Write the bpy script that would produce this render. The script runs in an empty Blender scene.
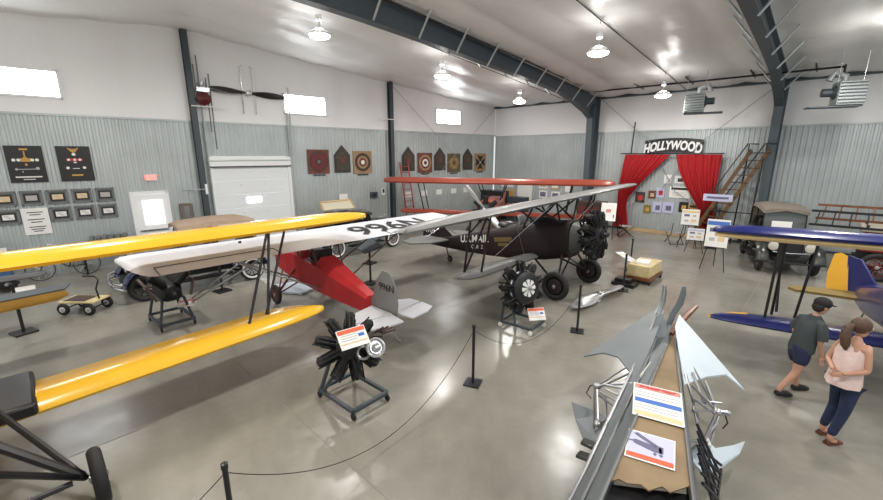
import bpy, math, random
from mathutils import Vector as V, Matrix as Mx
PI = math.pi
COL = bpy.context.scene.collection
random.seed(7)
H = 3.6            # the camera stands on a mezzanine 3.6 m above the floor

# ------------------------------------------------------------------ materials
MATS = {}
def mat(name, c, rough=.5, metal=0., noise=0., nscale=6., bump=0., bscale=20., emit=None, coat=0., trans=0.):
    if name in MATS: return MATS[name]
    m = bpy.data.materials.new(name); m.use_nodes = True
    nt = m.node_tree; b = nt.nodes['Principled BSDF']
    b.inputs['Base Color'].default_value = (*c, 1); b.inputs['Roughness'].default_value = rough
    b.inputs['Metallic'].default_value = metal
    if coat: b.inputs['Coat Weight'].default_value = coat; b.inputs['Coat Roughness'].default_value = .08
    if trans: b.inputs['Transmission Weight'].default_value = trans
    if emit:
        b.inputs['Emission Color'].default_value = (*emit[0], 1); b.inputs['Emission Strength'].default_value = emit[1]
    if noise or bump:
        tc = nt.nodes.new('ShaderNodeTexCoord')
        n = nt.nodes.new('ShaderNodeTexNoise'); n.inputs['Scale'].default_value = nscale; n.inputs['Detail'].default_value = 6
        nt.links.new(tc.outputs['Object'], n.inputs['Vector'])
        if noise:
            r = nt.nodes.new('ShaderNodeValToRGB'); r.color_ramp.elements[0].position = .3; r.color_ramp.elements[1].position = .72
            r.color_ramp.elements[0].color = (*[max(0, k * (1 - noise)) for k in c], 1)
            r.color_ramp.elements[1].color = (*[min(1, k * (1 + noise)) for k in c], 1)
            nt.links.new(n.outputs['Fac'], r.inputs['Fac']); nt.links.new(r.outputs['Color'], b.inputs['Base Color'])
        if bump:
            n2 = nt.nodes.new('ShaderNodeTexNoise'); n2.inputs['Scale'].default_value = bscale; n2.inputs['Detail'].default_value = 4
            nt.links.new(tc.outputs['Object'], n2.inputs['Vector'])
            bp = nt.nodes.new('ShaderNodeBump'); bp.inputs['Strength'].default_value = bump; bp.inputs['Distance'].default_value = .05
            nt.links.new(n2.outputs['Fac'], bp.inputs['Height']); nt.links.new(bp.outputs['Normal'], b.inputs['Normal'])
    MATS[name] = m
    return m

BLACK = mat('black_paint', (.012, .012, .014), .35)
BLACKM = mat('black_iron', (.009, .009, .010), .5, .2)
RUBBER = mat('tyre_rubber', (.012, .012, .012), .7)
STEEL = mat('steel', (.45, .46, .47), .3, .9)
CHROME = mat('chrome', (.75, .75, .76), .12, 1)
GREYP = mat('grey_steel_paint', (.045, .060, .070), .45)
GALV = mat('galvanised_sheet', (.46, .50, .50), .42, .35, noise=.08, nscale=1.2)
VINYL = mat('white_insulation_vinyl', (.86, .86, .86), .38, 0, bump=.25, bscale=2.2)
VINYLC = mat('ceiling_insulation_vinyl', (.80, .80, .79), .36, 0, bump=.45, bscale=3.0)
WHITE = mat('white_paint', (.86, .87, .87), .4)
PAPER = mat('white_paper', (.82, .81, .78), .7)
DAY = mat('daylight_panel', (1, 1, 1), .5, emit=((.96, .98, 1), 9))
LAMP = mat('lamp_diffuser', (1, 1, 1), .5, emit=((1, .93, .85), 14))
YELLOW = mat('yellow_dope', (.82, .47, .03), .22, coat=.6, noise=.05, nscale=1.5)
OCHRE = mat('ochre_fabric', (.42, .24, .04), .5, noise=.15, nscale=3)
SILVERF = mat('silver_fabric', (.66, .67, .72), .4, 0, noise=.06, nscale=1.2)
SILVERG = mat('grey_wing_fabric', (.21, .21, .205), .42, .1, noise=.08, nscale=1.5)
RED = mat('red_fabric', (.46, .024, .028), .38, noise=.12, nscale=2)
MAROON = mat('dark_maroon_fabric', (.014, .0045, .006), .6)
ORANGE = mat('orange_red_dope', (.31, .062, .036), .35, noise=.1, nscale=2)
BLUE = mat('deep_blue_dope', (.012, .018, .13), .28, coat=.35)
CREAM = mat('cream_fabric', (.62, .46, .22), .5)
YEL2 = mat('golden_yellow_dope', (.85, .45, .05), .35)
NAVY = mat('navy_car_paint', (.010, .014, .05), .2, coat=.8)
CARBLK = mat('black_car_paint', (.012, .012, .013), .2, coat=.7)
OLIVE = mat('dark_olive_car_paint', (.025, .028, .022), .3, coat=.4)
TRUCKRED = mat('dark_red_truck_paint', (.20, .016, .016), .3, coat=.5)
TANTOP = mat('tan_canvas_top', (.30, .22, .16), .8, noise=.1)
TAUPE = mat('taupe_canvas_top', (.20, .175, .14), .85, noise=.1)
WWALL = mat('whitewall_rubber', (.75, .75, .72), .6)
WOOD = mat('dark_varnished_wood', (.16, .06, .025), .35, noise=.3, nscale=4)
PLY = mat('brown_plywood', (.25, .175, .095), .6, noise=.22, nscale=3)
PINE = mat('pale_wood', (.55, .38, .20), .6, noise=.15, nscale=3)
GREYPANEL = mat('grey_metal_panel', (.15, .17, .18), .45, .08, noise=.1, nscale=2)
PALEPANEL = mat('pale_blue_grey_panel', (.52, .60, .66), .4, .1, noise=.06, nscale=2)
CURTAIN = mat('red_curtain_cloth', (.46, .016, .022), .75)
BOARDBLK = mat('black_board', (.012, .012, .014), .4)
GOLD = mat('gold_paint', (.55, .30, .06), .45)
ORANGEP = mat('orange_print', (.75, .12, .05), .6)
BLUEP = mat('blue_print', (.06, .16, .5), .6)
LAVP = mat('lavender_print', (.52, .53, .72), .6)
PURP = mat('grey_violet_print', (.14, .13, .22), .6)
GREYPR = mat('grey_print', (.45, .45, .45), .6)
TANP = mat('tan_print', (.75, .56, .32), .6)
REDP = mat('red_print', (.55, .03, .03), .6)
SKIN = mat('skin', (.50, .27, .18), .55)
EXITM = mat('exit_sign_red', (.8, .1, .1), .5, emit=((1, .12, .1), 1.6))
GLASS = mat('dark_glass', (.02, .025, .03), .08)

# ------------------------------------------------------------------ mesh kit
ORG = {}
class M:
    def __init__(s): s.v = []; s.f = []
    def add(s, vs, fs):
        k = len(s.v); s.v += [V(p) for p in vs]; s.f += [tuple(i + k for i in f) for f in fs]; return s
    def box(s, c, d, rz=0, R=None):
        x, y, z = (k / 2 for k in d); R = R or Mx.Rotation(rz, 3, 'Z'); c = V(c)
        return s.add([c + R @ V((a * x, b * y, e * z)) for a, b, e in ((-1,-1,-1),(1,-1,-1),(1,1,-1),(-1,1,-1),(-1,-1,1),(1,-1,1),(1,1,1),(-1,1,1))],
                     [(0,3,2,1),(4,5,6,7),(0,1,5,4),(1,2,6,5),(2,3,7,6),(3,0,4,7)])
    def rings(s, rs, closed=False, cap=True):
        n = len(rs[0]); k = len(s.v)
        for r in rs: s.v += [V(p) for p in r]
        m = len(rs)
        for i in range(m if closed else m - 1):
            a = k + i * n; b = k + ((i + 1) % m) * n
            for j in range(n): s.f.append((a + j, a + (j + 1) % n, b + (j + 1) % n, b + j))
        if cap and not closed:
            s.f.append(tuple(k + j for j in reversed(range(n)))); s.f.append(tuple(k + (m - 1) * n + j for j in range(n)))
        return s
    def tube(s, pts, r, n=8, closed=False):
        pts = [V(p) for p in pts]; L = len(pts)
        if not isinstance(r, (list, tuple)): r = [r] * L
        t0 = (pts[1] - pts[0]).normalized(); u = t0.orthogonal().normalized(); rs = []
        for i, p in enumerate(pts):
            a = pts[i - 1] if (i or closed) else p; b = pts[(i + 1) % L] if (i < L - 1 or closed) else p
            t = (b - a).normalized(); u = (u - t * u.dot(t)).normalized(); w = t.cross(u)
            rs.append([p + (u * math.cos(q) + w * math.sin(q)) * r[i] for q in (2 * PI * j / n for j in range(n))])
        return s.rings(rs, closed)
    def lathe(s, c, ax, prof, n=20):
        c = V(c); t = V(ax).normalized(); u = t.orthogonal().normalized(); w = t.cross(u)
        return s.rings([[c + t * h + (u * math.cos(q) + w * math.sin(q)) * max(r, .0005) for q in (2 * PI * j / n for j in range(n))] for h, r in prof])
    def torus(s, c, ax, R, r, n=28, m=8):
        c = V(c); t = V(ax).normalized(); u = t.orthogonal().normalized(); w = t.cross(u)
        rs = []
        for i in range(n):
            q = 2 * PI * i / n; d = u * math.cos(q) + w * math.sin(q)
            rs.append([c + d * (R + r * math.cos(p)) + t * (r * math.sin(p)) for p in (2 * PI * j / m for j in range(m))])
        return s.rings(rs, True)
    def prism(s, poly, vec):
        n = len(poly); vec = V(vec); a = [V(p) for p in poly]
        return s.add(a + [p + vec for p in a], [tuple(reversed(range(n))), tuple(range(n, 2 * n))] + [(i, (i + 1) % n, n + (i + 1) % n, n + i) for i in range(n)])
    def ell(s, c, r, n=16, m=10, R=None):
        c = V(c); R = R or Mx.Identity(3); rs = []
        for i in range(m + 1):
            a = -PI / 2 + PI * i / m; cr = max(math.cos(a), .01)
            rs.append([c + R @ V((r[0] * cr * math.cos(q), r[1] * cr * math.sin(q), r[2] * math.sin(a))) for q in (2 * PI * j / n for j in range(n))])
        return s.rings(rs)
    def build(s, name, m, parent=None, smooth=True, bevel=0, kind=None, label=None, org=None, sub=0):
        o0 = V(org) if org is not None else (ORG.get(parent.name, V((0, 0, 0))) if parent else V((0, 0, 0)))
        me = bpy.data.meshes.new(name); me.from_pydata([tuple(p - o0) for p in s.v], [], s.f); me.update()
        me.materials.append(m)
        o = bpy.data.objects.new(name, me); COL.objects.link(o)
        if parent: o.parent = parent; ORG[o.name] = o0
        elif org is not None: o.location = o0
        if bevel:
            b = o.modifiers.new('bevel', 'BEVEL'); b.width = bevel; b.segments = 2; b.limit_method = 'ANGLE'
        if sub: q = o.modifiers.new('sub', 'SUBSURF'); q.levels = q.render_levels = sub
        if smooth:
            me.polygons.foreach_set('use_smooth', [True] * len(me.polygons))
            try: me.set_sharp_from_angle(angle=.7)
            except Exception: pass
        if kind: o['kind'] = kind
        if label: o['label'] = label
        return o
def tag(o, label, cat, group=None):
    o['label'] = label; o['category'] = cat
    if group: o['group'] = group
    return o
def thing(name, label, cat, loc=(0, 0, 0), rz=0, group=None, local=False):
    o = bpy.data.objects.new(name, None); COL.objects.link(o); o.location = loc; o.rotation_euler = (0, 0, rz)
    o.empty_display_size = .1
    ORG[o.name] = V((0, 0, 0)) if local else V(loc)
    return tag(o, label, cat, group)
def kids(o): return [c for c in bpy.data.objects if c.parent == o]
def copy_tree(o, parent=None):
    c = o.copy(); COL.objects.link(c); c.parent = parent
    for ch in kids(o): copy_tree(ch, c)
    return c
def again(o, loc, rz=None, label=None, group=None):
    c = copy_tree(o); c.location = loc
    if rz is not None: c.rotation_euler = (0, 0, rz)
    if label: c['label'] = label
    if group: c['group'] = group
    return c
def text(body, h, org, right, up, m, parent, name='lettering', ext=.004, align='CENTER', warp=None, sx=1., bold=.0):
    cu = bpy.data.curves.new('lettering', 'FONT'); cu.body = body; cu.size = h * 1.38; cu.align_x = align; cu.align_y = 'CENTER'
    cu.extrude = ext; cu.offset = bold; cu.resolution_u = 3
    t = bpy.data.objects.new('tmp', cu); COL.objects.link(t)
    dg = bpy.context.evaluated_depsgraph_get(); me = bpy.data.meshes.new_from_object(t.evaluated_get(dg))
    bpy.data.objects.remove(t)
    r = V(right).normalized(); u = V(up).normalized(); n = r.cross(u)
    o0 = ORG.get(parent.name, V((0, 0, 0)))
    for v in me.vertices:
        p = V(org) + r * v.co.x * sx + u * v.co.y + n * v.co.z
        if warp: p = warp(p, v.co)
        v.co = p - o0
    me.materials.clear(); me.materials.append(m)
    o = bpy.data.objects.new(name, me); COL.objects.link(o); o.parent = parent; ORG[o.name] = o0
    return o

def section(le, te, t):
    le, te = V(le), V(te); c = te - le; out = []
    for x, a, b in ((1, .0, .0), (.75, .36, -.10), (.45, .85, -.2), (.2, .95, -.25), (.06, .55, -.3), (0, .0, -.0)):
        out.append(le + c * x + V((0, 0, a * t)))
    low = [le + c * x + V((0, 0, b * t)) for x, b in ((.03, -.32), (.15, -.32), (.4, -.25), (.75, -.12))]
    return out + low
def wing_surface(m, p0, p1, cdir, chord, t, tips=(1, 1), r=.8, sweep=.3):
    """lofted wing between two leading edge points with rounded tips"""
    p0, p1, cdir = V(p0), V(p1), V(cdir).normalized(); L = (p1 - p0).length; d = (p1 - p0) / L
    st = [(0, tips[0], 1)] if not tips[0] else []
    S = []
    if tips[0]:
        for a in (.0, .04, .12, .25, .45, .7, 1): S.append((a * r, math.sqrt(max(0, 1 - (1 - a) ** 2))))
    else: S.append((0, 1))
    n = max(2, int(L / .8))
    a0 = S[-1][0]; b0 = L - (r if tips[1] else 0)
    for i in range(1, n): S.append((a0 + (b0 - a0) * i / n, 1))
    if tips[1]:
        for a in (1, .7, .45, .25, .12, .04, 0): S.append((L - a * r, math.sqrt(max(0, 1 - (1 - a) ** 2))))
    else: S.append((L, 1))
    rs = []
    for s_, f in S:
        f = max(f, .06); le = p0 + d * s_ + cdir * chord * sweep * (1 - f); te = le + cdir * chord * f * 1.0
        te = p0 + d * s_ + cdir * (chord * (sweep * (1 - f) + f * (1)))
        if (te - p0 - d * s_).length > chord: te = p0 + d * s_ + cdir * chord
        rs.append(section(le, te, t * (.35 + .65 * f)))
    return m.rings(rs)

def wheel(parent, c, ax, R, w, rim, tyre=RUBBER, white=False, spokes=0, name='wheel'):
    """tyre (> rim, whitewall) as a child of parent"""
    ax = V(ax).normalized(); c = V(c)
    o = M().torus(c, ax, R - w / 2, w / 2, 28, 10).build(name, tyre, parent)
    h = M().lathe(c - ax * w * .3, ax, [(0, R - w), (0, .03), (w * .6, .03), (w * .6, R - w)], 24)
    if spokes:
        h = M().torus(c, ax, R - w * .95, .018, 24, 6)
        u = ax.orthogonal().normalized(); q = ax.cross(u)
        for k in range(spokes):
            a = 2 * PI * k / spokes; h.tube([c, c + (u * math.cos(a) + q * math.sin(a)) * (R - w)], .012, 5)
    else: h.lathe(c - ax * w * .5, ax, [(0, .06), (w * .2, R - w * 1.1), (w * .8, R - w * 1.1), (w, .06)], 24)
    h.build('rim', rim, o)
    M().lathe(c - ax * w * .62, ax, [(0, .02), (.01, .05), (w * 1.24 - .01, .05), (w * 1.24, .02)], 12).build('hub_cap', STEEL, o)
    if white:
        ww = M()
        for sg in (-1, 1): ww.torus(c + ax * sg * w * .40, ax, R - w * .62, w * .22, 28, 6)
        ww.build('whitewall', WWALL, o)
    return o

def radial(parent, c, ax, R, n=9, m=BLACKM, hub=STEEL, up=(0, 0, 1), ring=None, core=GREYP, snout=.62):
    c = V(c); ax = V(ax).normalized(); u = (V(up) - ax * V(up).dot(ax)).normalized(); w = ax.cross(u); k = R / .55
    M().lathe(c - ax * .22 * k, ax, [(0, .08 * k), (0, .17 * k), (.1 * k, .22 * k), (.32 * k, .22 * k), ((.32 + (snout - .32) * .25) * k, .15 * k), ((.32 + (snout - .32) * .6) * k, .07 * k), (snout * k, .035 * k), (snout * k, .01)], 20).build('crankcase', core, parent)
    for i in range(n):
        a = 2 * PI * i / n; d = u * math.cos(a) + w * math.sin(a); e = ax.cross(d)
        pr = [(.18 * k, .075 * k)]
        h = .2
        while h < .43: pr += [(h * k, .075 * k), (h * k, .098 * k), ((h + .014) * k, .098 * k), ((h + .014) * k, .075 * k)]; h += .03
        pr += [(.44 * k, .08 * k), (.5 * k, .085 * k), (.54 * k, .05 * k)]
        cy = M().lathe(c, d, pr, 12)
        cy.box(c + d * .5 * k + ax * .06 * k, (.07 * k, .06 * k, .06 * k), R=Mx((d, e, ax)).transposed())
        cy.box(c + d * .5 * k - ax * .07 * k, (.06 * k, .055 * k, .06 * k), R=Mx((d, e, ax)).transposed())
        cy.tube([c + d * .2 * k + ax * .16 * k + e * .03 * k, c + d * .5 * k + ax * .1 * k + e * .03 * k], .012 * k, 6)
        cy.tube([c + d * .2 * k + ax * .16 * k - e * .03 * k, c + d * .5 * k + ax * .1 * k - e * .03 * k], .012 * k, 6)
        cy.tube([c + d * .47 * k - ax * .08 * k, c + d * .40 * k - ax * .2 * k + e * .05 * k, c + d * .2 * k - ax * .22 * k + e * .05 * k], .022 * k, 6)
        cy.tube([c + d * .25 * k - ax * .1 * k - e * .06 * k, c + d * .5 * k - ax * .12 * k - e * .08 * k], .018 * k, 6); cy.tube([c + d * .3 * k + ax * .1 * k + e * .09 * k, c + d * .56 * k + ax * .02 * k + e * .07 * k], .013 * k, 6); cy.build('cylinder', m, parent, smooth=False)
    if hub: M().lathe(c + ax * (snout - .26) * k, ax, [(0, .03 * k), (0, .10 * k), (.03 * k, .10 * k), (.04 * k, .045 * k), (.1 * k, .04 * k), (.11 * k, .01)], 16).build('propeller_hub', hub, parent)
    if ring: M().torus(c - ax * .13 * k, ax, .3 * k, .025 * k, 32, 8).build('collector_ring', ring, parent)

# placement on the left wall: it leaves the far corner (-15.27, 20.76) at a slight angle
W0 = V((-15.27, 20.76)); WD = (V((-16.83, 1.47)) - W0).normalized()
def wallx(y): return W0.x + WD.x / WD.y * (y - W0.y)
WRZ = math.atan2(-WD.y, -WD.x)      # direction of the wall towards the far corner
WN = V((math.cos(WRZ - PI / 2), math.sin(WRZ - PI / 2), 0)); WU = V((math.cos(WRZ), math.sin(WRZ), 0))
def onw(y, z, off=0.): return V((wallx(y), y, z)) + WN * off
def wbox(m, y, z, w, h, d=.03, off=.05, dx=0, dz=0):
    return m.box(onw(y, z) + WN * (off + d / 2) + WU * dx + V((0, 0, dz)), (w, d, h), WRZ)
YB = 20.76                          # inner face of the back wall
def ceil_z(y): return 7.75 - .083 * (y - 4.5) if y > 4.5 else 7.75 - .083 * (4.5 - y)

# ------------------------------------------------------------------ the setting
m = mat('polished_concrete', (.33, .315, .285), .22)
nt = m.node_tree; b = nt.nodes['Principled BSDF']
tc = nt.nodes.new('ShaderNodeTexCoord')
def nz(scale, det, rough=.6):
    n = nt.nodes.new('ShaderNodeTexNoise'); n.inputs['Scale'].default_value = scale; n.inputs['Detail'].default_value = det; n.inputs['Roughness'].default_value = rough
    nt.links.new(tc.outputs['Object'], n.inputs['Vector']); return n
n1 = nz(.45, 8, .65); n2 = nz(3.5, 6)
r1 = nt.nodes.new('ShaderNodeValToRGB'); r1.color_ramp.elements[0].position = .34; r1.color_ramp.elements[1].position = .66
r1.color_ramp.elements[0].color = (.19, .181, .153, 1); r1.color_ramp.elements[1].color = (.29, .277, .237, 1)
nt.links.new(n1.outputs['Fac'], r1.inputs['Fac'])
mx = nt.nodes.new('ShaderNodeMixRGB'); mx.blend_type = 'OVERLAY'; mx.inputs['Fac'].default_value = .12
nt.links.new(r1.outputs['Color'], mx.inputs['Color1']); nt.links.new(n2.outputs['Fac'], mx.inputs['Color2'])
nt.links.new(mx.outputs['Color'], b.inputs['Base Color'])
mr = nt.nodes.new('ShaderNodeMapRange'); mr.inputs['From Min'].default_value = .3; mr.inputs['From Max'].default_value = .7
mr.inputs['To Min'].default_value = .19; mr.inputs['To Max'].default_value = .27
nt.links.new(n2.outputs['Fac'], mr.inputs['Value']); nt.links.new(mr.outputs['Result'], b.inputs['Roughness'])
FLOORM = m
XR = 9.; YF = -9.
M().box((-4.2, 6.2, -.1), (27.5, 30.6, .2)).build('floor', FLOORM, kind='structure', smooth=False)
jm = mat('floor_joint', (.2, .19, .17), .7); j = M()
for y in (2.2, 8.2, 14.2): j.box((-4, y, .0005), (26, .012, .003))
for x in (-12, -6.2, -1, 5): j.box((x, 6, .0005), (.012, 29, .003))
j.build('floor_joint', jm, kind='structure', smooth=False)

def corr(m_, p, u, n, L, z0, z1, pitch=.17, d=.017):
    """trapezoid corrugated sheet from p along u, standing, z0..z1, ribs towards n, with a flat back"""
    p = V(p); pts = []; s_ = 0
    while s_ < L:
        for a, b_ in ((0, 0), (.30, 0), (.42, d), (.86, d)):
            if s_ + a * pitch < L: pts.append((s_ + a * pitch, b_))
        s_ += pitch
    pts.append((L, 0))
    k = len(m_.v); N = len(pts)
    for z_ in (z0, z1):
        for a, b_ in pts: m_.v.append(p + u * a + n * b_ + V((0, 0, z_)))
        for a, b_ in ((L, -.05), (0, -.05)): m_.v.append(p + u * a + n * b_ + V((0, 0, z_)))
    T = N + 2
    for i in range(T): m_.f.append((k + i, k + (i + 1) % T, k + T + (i + 1) % T, k + T + i))
    m_.f.append(tuple(k + i for i in reversed(range(T)))); m_.f.append(tuple(k + T + i for i in range(T)))
    return m_
NB = V((0, -1, 0))
# left wall: corrugated wainscot with the two door openings, white vinyl above
y_end = -4.5
def seg(y0, y1, z0, z1, mm):
    p = onw(y0, 0); L = (onw(y1, 0) - p).length; corr(mm, p, WU, WN, L, z0, z1)
w = M(); seg(y_end, 2.62, 0, 4.75, w); seg(2.62, 3.58, 2.35, 4.75, w); seg(3.58, 5.1, 0, 4.75, w); seg(5.1, 7.9, 3.55, 4.75, w); seg(7.9, 20.72, 0, 4.75, w)
w.build('wall_left', GALV, kind='structure', smooth=False)
def vinyl(mm, p, u, n, L, z0, z1):
    """insulation blanket: bays bulging softly between seams"""
    p = V(p); N = int(L / .19); rs = []
    for i in range(N + 1):
        s_ = L * i / N; q = abs(math.sin(PI * s_ / 1.52)) * .045 - .01
        rs.append([p + u * s_ + n * q + V((0, 0, z0)), p + u * s_ + n * (q * 1.0 + .0) + V((0, 0, z1)), p + u * s_ - n * .1 + V((0, 0, z1)), p + u * s_ - n * .1 + V((0, 0, z0))])
    mm.rings(rs)
pL = onw(y_end, 0); LL = (onw(20.74, 0) - pL).length
w = M(); vinyl(w, pL, WU, WN, LL, 4.75, 7.9); w.build('wall_left_upper', VINYL, kind='structure')
w = M(); w.box(onw(8.1, 4.75) + WN * .04, (LL + .3, .04, .06), WRZ); w.build('trim_1', GALV, kind='structure')
# back wall
w = M(); corr(w, (9, YB, 0), V((-1, 0, 0)), NB, 9 + 15.2, 0, 4.68); w.build('wall_back', GALV, kind='structure', smooth=False)
w = M(); vinyl(w, (9, YB, 0), V((-1, 0, 0)), NB, 9 + 15.25, 4.68, 6.6); w.build('wall_back_upper', VINYL, kind='structure')
M().box((-3.1, YB - .05, 4.68), (24.2, .05, .06)).build('trim_2', GALV, kind='structure')
M().box((-5.35, YB - .14, .06), (3.6, .05, .14)).build('baseboard_back', PINE, kind='structure')
M().box((-3.1, YB - .05, .04), (24, .03, .07)).build('baseboard_back_metal', GREYP, kind='structure')
# ceiling, quilted between the purlins
w = M(); ys = [YF + (YB - YF) * i / 96 for i in range(97)]; NX = 180
k0 = 0
for y in ys:
    for i in range(NX + 1):
        x = -17.6 + 26.8 * i / NX
        w.v.append(V((x, y, ceil_z(y) - .085 * abs(math.sin(PI * x / 1.5)) - .035 * abs(math.sin(PI * (YB - y) / 1.55)))))
for r in range(96):
    for i in range(NX): a = r * (NX + 1) + i; w.f.append((a, a + NX + 1, a + NX + 2, a + 1))
w.rings([[(-17.6, y, ceil_z(y) + .12), (9.2, y, ceil_z(y) + .12), (9.2, y, ceil_z(y) + .15), (-17.6, y, ceil_z(y) + .15)] for y in (YF, 4.5, YB)])
w.build('ceiling', VINYLC, kind='structure')
# steel frames
def ibeam(mm, rs, fw=.26, tf=.02, tw=.03, X=0):
    """rs: list of (bottom (y,z), top (y,z)) in the plane x = X"""
    mm.rings([[(X - tw / 2, b_[0], b_[1]), (X + tw / 2, b_[0], b_[1]), (X + tw / 2, t_[0], t_[1]), (X - tw / 2, t_[0], t_[1])] for b_, t_ in rs])
    for i in (0, 1):
        R_ = []
        for k, pr in enumerate(rs):
            p = pr[i]; o = pr[1 - i]; d = V((p[0] - o[0], p[1] - o[1])).normalized() * tf
            R_.append([(X - fw / 2, p[0], p[1]), (X + fw / 2, p[0], p[1]), (X + fw / 2, p[0] + d.x, p[1] + d.y), (X - fw / 2, p[0] + d.x, p[1] + d.y)])
        mm.rings(R_)
FRAMEP = mat('frame_blue_grey_paint', (.075, .098, .115), .45)
for X, nm in ((-8.95, 'rafter_1'), (-1.78, 'rafter_2')):
    dp = 1.0 if X < -5 else 1.0
    rs = [((19.9, 5.35), (20.68, 6.6))] + [((y, z_), (y, ceil_z(y) - .1)) for y, z_ in ((19.3, 5.6), (18.2, 5.9), (16.8, 6.2), (14.5, 6.4), (12.5, 6.52), (9.5, 6.7), (6.5, 6.85), (4.5, 6.9), (1, 6.8), (-4, 6.3), (-9, 5.9))]
    w = M(); ibeam(w, rs, .28, .022, .03, X); w.build(nm, FRAMEP, kind='structure', smooth=False)
    w = M(); ibeam(w, [((20.18, 0), (20.68, 0)), ((20.0, 2.6), (20.68, 2.6)), ((19.88, 5.45), (20.68, 5.45)), ((19.95, 5.9), (20.68, 6.3))], .28, .022, .03, X); w.box((X, 19.98, 5.62), (.28, .03, .45)); w.box((X, 20.4, .01), (.34, .7, .02))
    w.build('column_' + nm[-1], FRAMEP, kind='structure', smooth=False)
    w = M()
    for i in range(11):
        y = YB - 1.55 * (i + 1)
        if y < -3: break
        zz = ceil_z(y)
        for sg in (1, -1): w.tube([(X + sg * .62, y, zz - .06), (X + sg * .13, y, zz - .1 - .6)], .03, 6)
    w.build('flange_brace_' + nm[-1], GALV, kind='structure')
# end-wall columns on the left wall
for k, y in enumerate((4.72, 13.0)):
    p = onw(y, 0) + WN * .17; w = M(); zt = ceil_z(y) - .05
    w.box(p + V((0, 0, zt / 2)), (.03, .2, zt), WRZ)
    for sg in (-1, 1): w.box(p + WN * sg * .1 + V((0, 0, zt / 2)), (.19, .02, zt), WRZ)
    w.build('column_left_%d' % (k + 1), GREYP, kind='structure', smooth=False)
# eave strut along the back wall, pipes and bracing
w = M(); w.box((-3.2, YB - .16, 6.42), (24, .18, .3)); w.build('eave_strut', GREYP, kind='structure')
w = M()
w.tube([(-8.55, 20.2, 6.42), (-8.55, 4, 7.5), (-8.55, -8, 6.5)], .028)
w.build('sprinkler_pipe_1', BLACK, kind='structure')
w = M(); w.tube([(-8.55, 19.2, 6.45), (-.2, 18.9, 6.35), (-.2, 18.6, 6.35), (-.2, 18.6, 5.95)], .035)
for x in (-6.5, -4.6, -2.6, -.9): w.tube([(x, 18.4, 6.5), (x, 19.6, 6.4)], .03)
w.build('gas_pipe', BLACK, kind='structure')
w = M()
for x, z0 in ((-10.35, -.14), (-5.0, -.14)): w.tube([(x, 20.2, ceil_z(20.2) + z0), (x, 4.5, ceil_z(4.5) + z0), (x, -6, ceil_z(-6) + z0)], .014, 6)
w.build('conduit', BLACKM, kind='structure')
w = M()
w.tube([(-8.7, 20.3, 6.3), (-6.3, 20.55, 4.2), (-5.0, 20.6, 2.0), (-2.2, 20.6, .1)], .014, 6)
w.tube([(-1.9, 20.3, 6.2), (-4.15, 20.5, 4.2), (-5.6, 20.6, 2.0), (-8.6, 20.6, .1)], .014, 6)
w.tube([onw(13.1, 6.8, .2), onw(17.2, 3.6, .2), onw(20.3, .2, .2)], .012, 6); w.tube([onw(20.4, 6.2, .2), onw(17.2, 3.6, .2), onw(13.2, .2, .2)], .012, 6)
w.build('brace_rod', STEEL, kind='structure')
# windows high in the left wall (translucent daylight panels)
for k, (y, ww) in enumerate(((.41, 1.9), (8.83, 1.72), (16.86, 1.7))):
    fr = M(); 
    for dx, dz, a, c_ in ((0, .37, ww + .12, .06), (0, -.37, ww + .12, .06), (ww / 2 + .03, 0, .06, .8), (-ww / 2 - .03, 0, .06, .8)): wbox(fr, y, 5.6, a, c_, .09, .0, dx, dz)
    o = fr.build('window_%d' % (k + 1), WHITE, kind='structure')
    g = M(); wbox(g, y, 5.6, ww, .68, .02, .045); g.build('pane', DAY, o)
# exterior door with a bright glass
fr = M()
for dx, dz, a, c_ in ((-.50, 0, .09, 2.4), (.50, 0, .09, 2.4), (0, 1.16, 1.08, .09)): wbox(fr, 3.1, 1.2, a, c_, .1, -.04, dx, dz)
d1 = fr.build('door_1', WHITE, kind='structure', smooth=False)
g = M(); wbox(g, 3.1, 1.15, .92, 2.28, .045, -.01); g.build('door_panel', WHITE, d1)
g = M(); wbox(g, 3.15, 1.68, .56, .82, .02, .04); g.build('glazing', mat('door_daylight', (.9, .9, .9), .5, emit=((.96, .98, 1), 1.1)), d1)
g = M(); wbox(g, 3.1, 1.08, .8, .05, .04, .05); g.build('push_bar', STEEL, d1)
# sectional garage door
fr = M()
for dx in (-1.45, 1.45): wbox(fr, 6.5, 1.75, .12, 3.5, .1, 0, dx)
wbox(fr, 6.5, 3.36, 3.0, .34, .1, .02)
d2 = fr.build('door_2', WHITE, kind='structure', smooth=False)
for k in range(6):
    g = M(); wbox(g, 6.5, .27 + k * .53, 2.8, .515, .05, .0)
    if k in (2, 3, 4):
        for dx in (-.45, .45): wbox(g, 6.5, .27 + k * .53, .07, .07, .03, .045, dx, .1)
    g.build('door_panel', mat('garage_door_white', (.80, .83, .85), .4), d2, bevel=.008)
g = M(); wbox(g, 6.5, 3.17, 3.0, .04, .04, .12); g.build('header_seal', BLACK, d2)
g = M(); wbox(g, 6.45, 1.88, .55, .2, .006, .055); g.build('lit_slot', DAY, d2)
g = M()
for y in (5.0, 8.02): g.tube([onw(y, 0.02, .12), onw(y, 5.9, .12)], .03, 6)
g.tube([onw(4.95, 3.4, .12), onw(8.05, 3.4, .12)], .03, 6)
g.build('garage_door_track', GALV, kind='structure')
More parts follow.
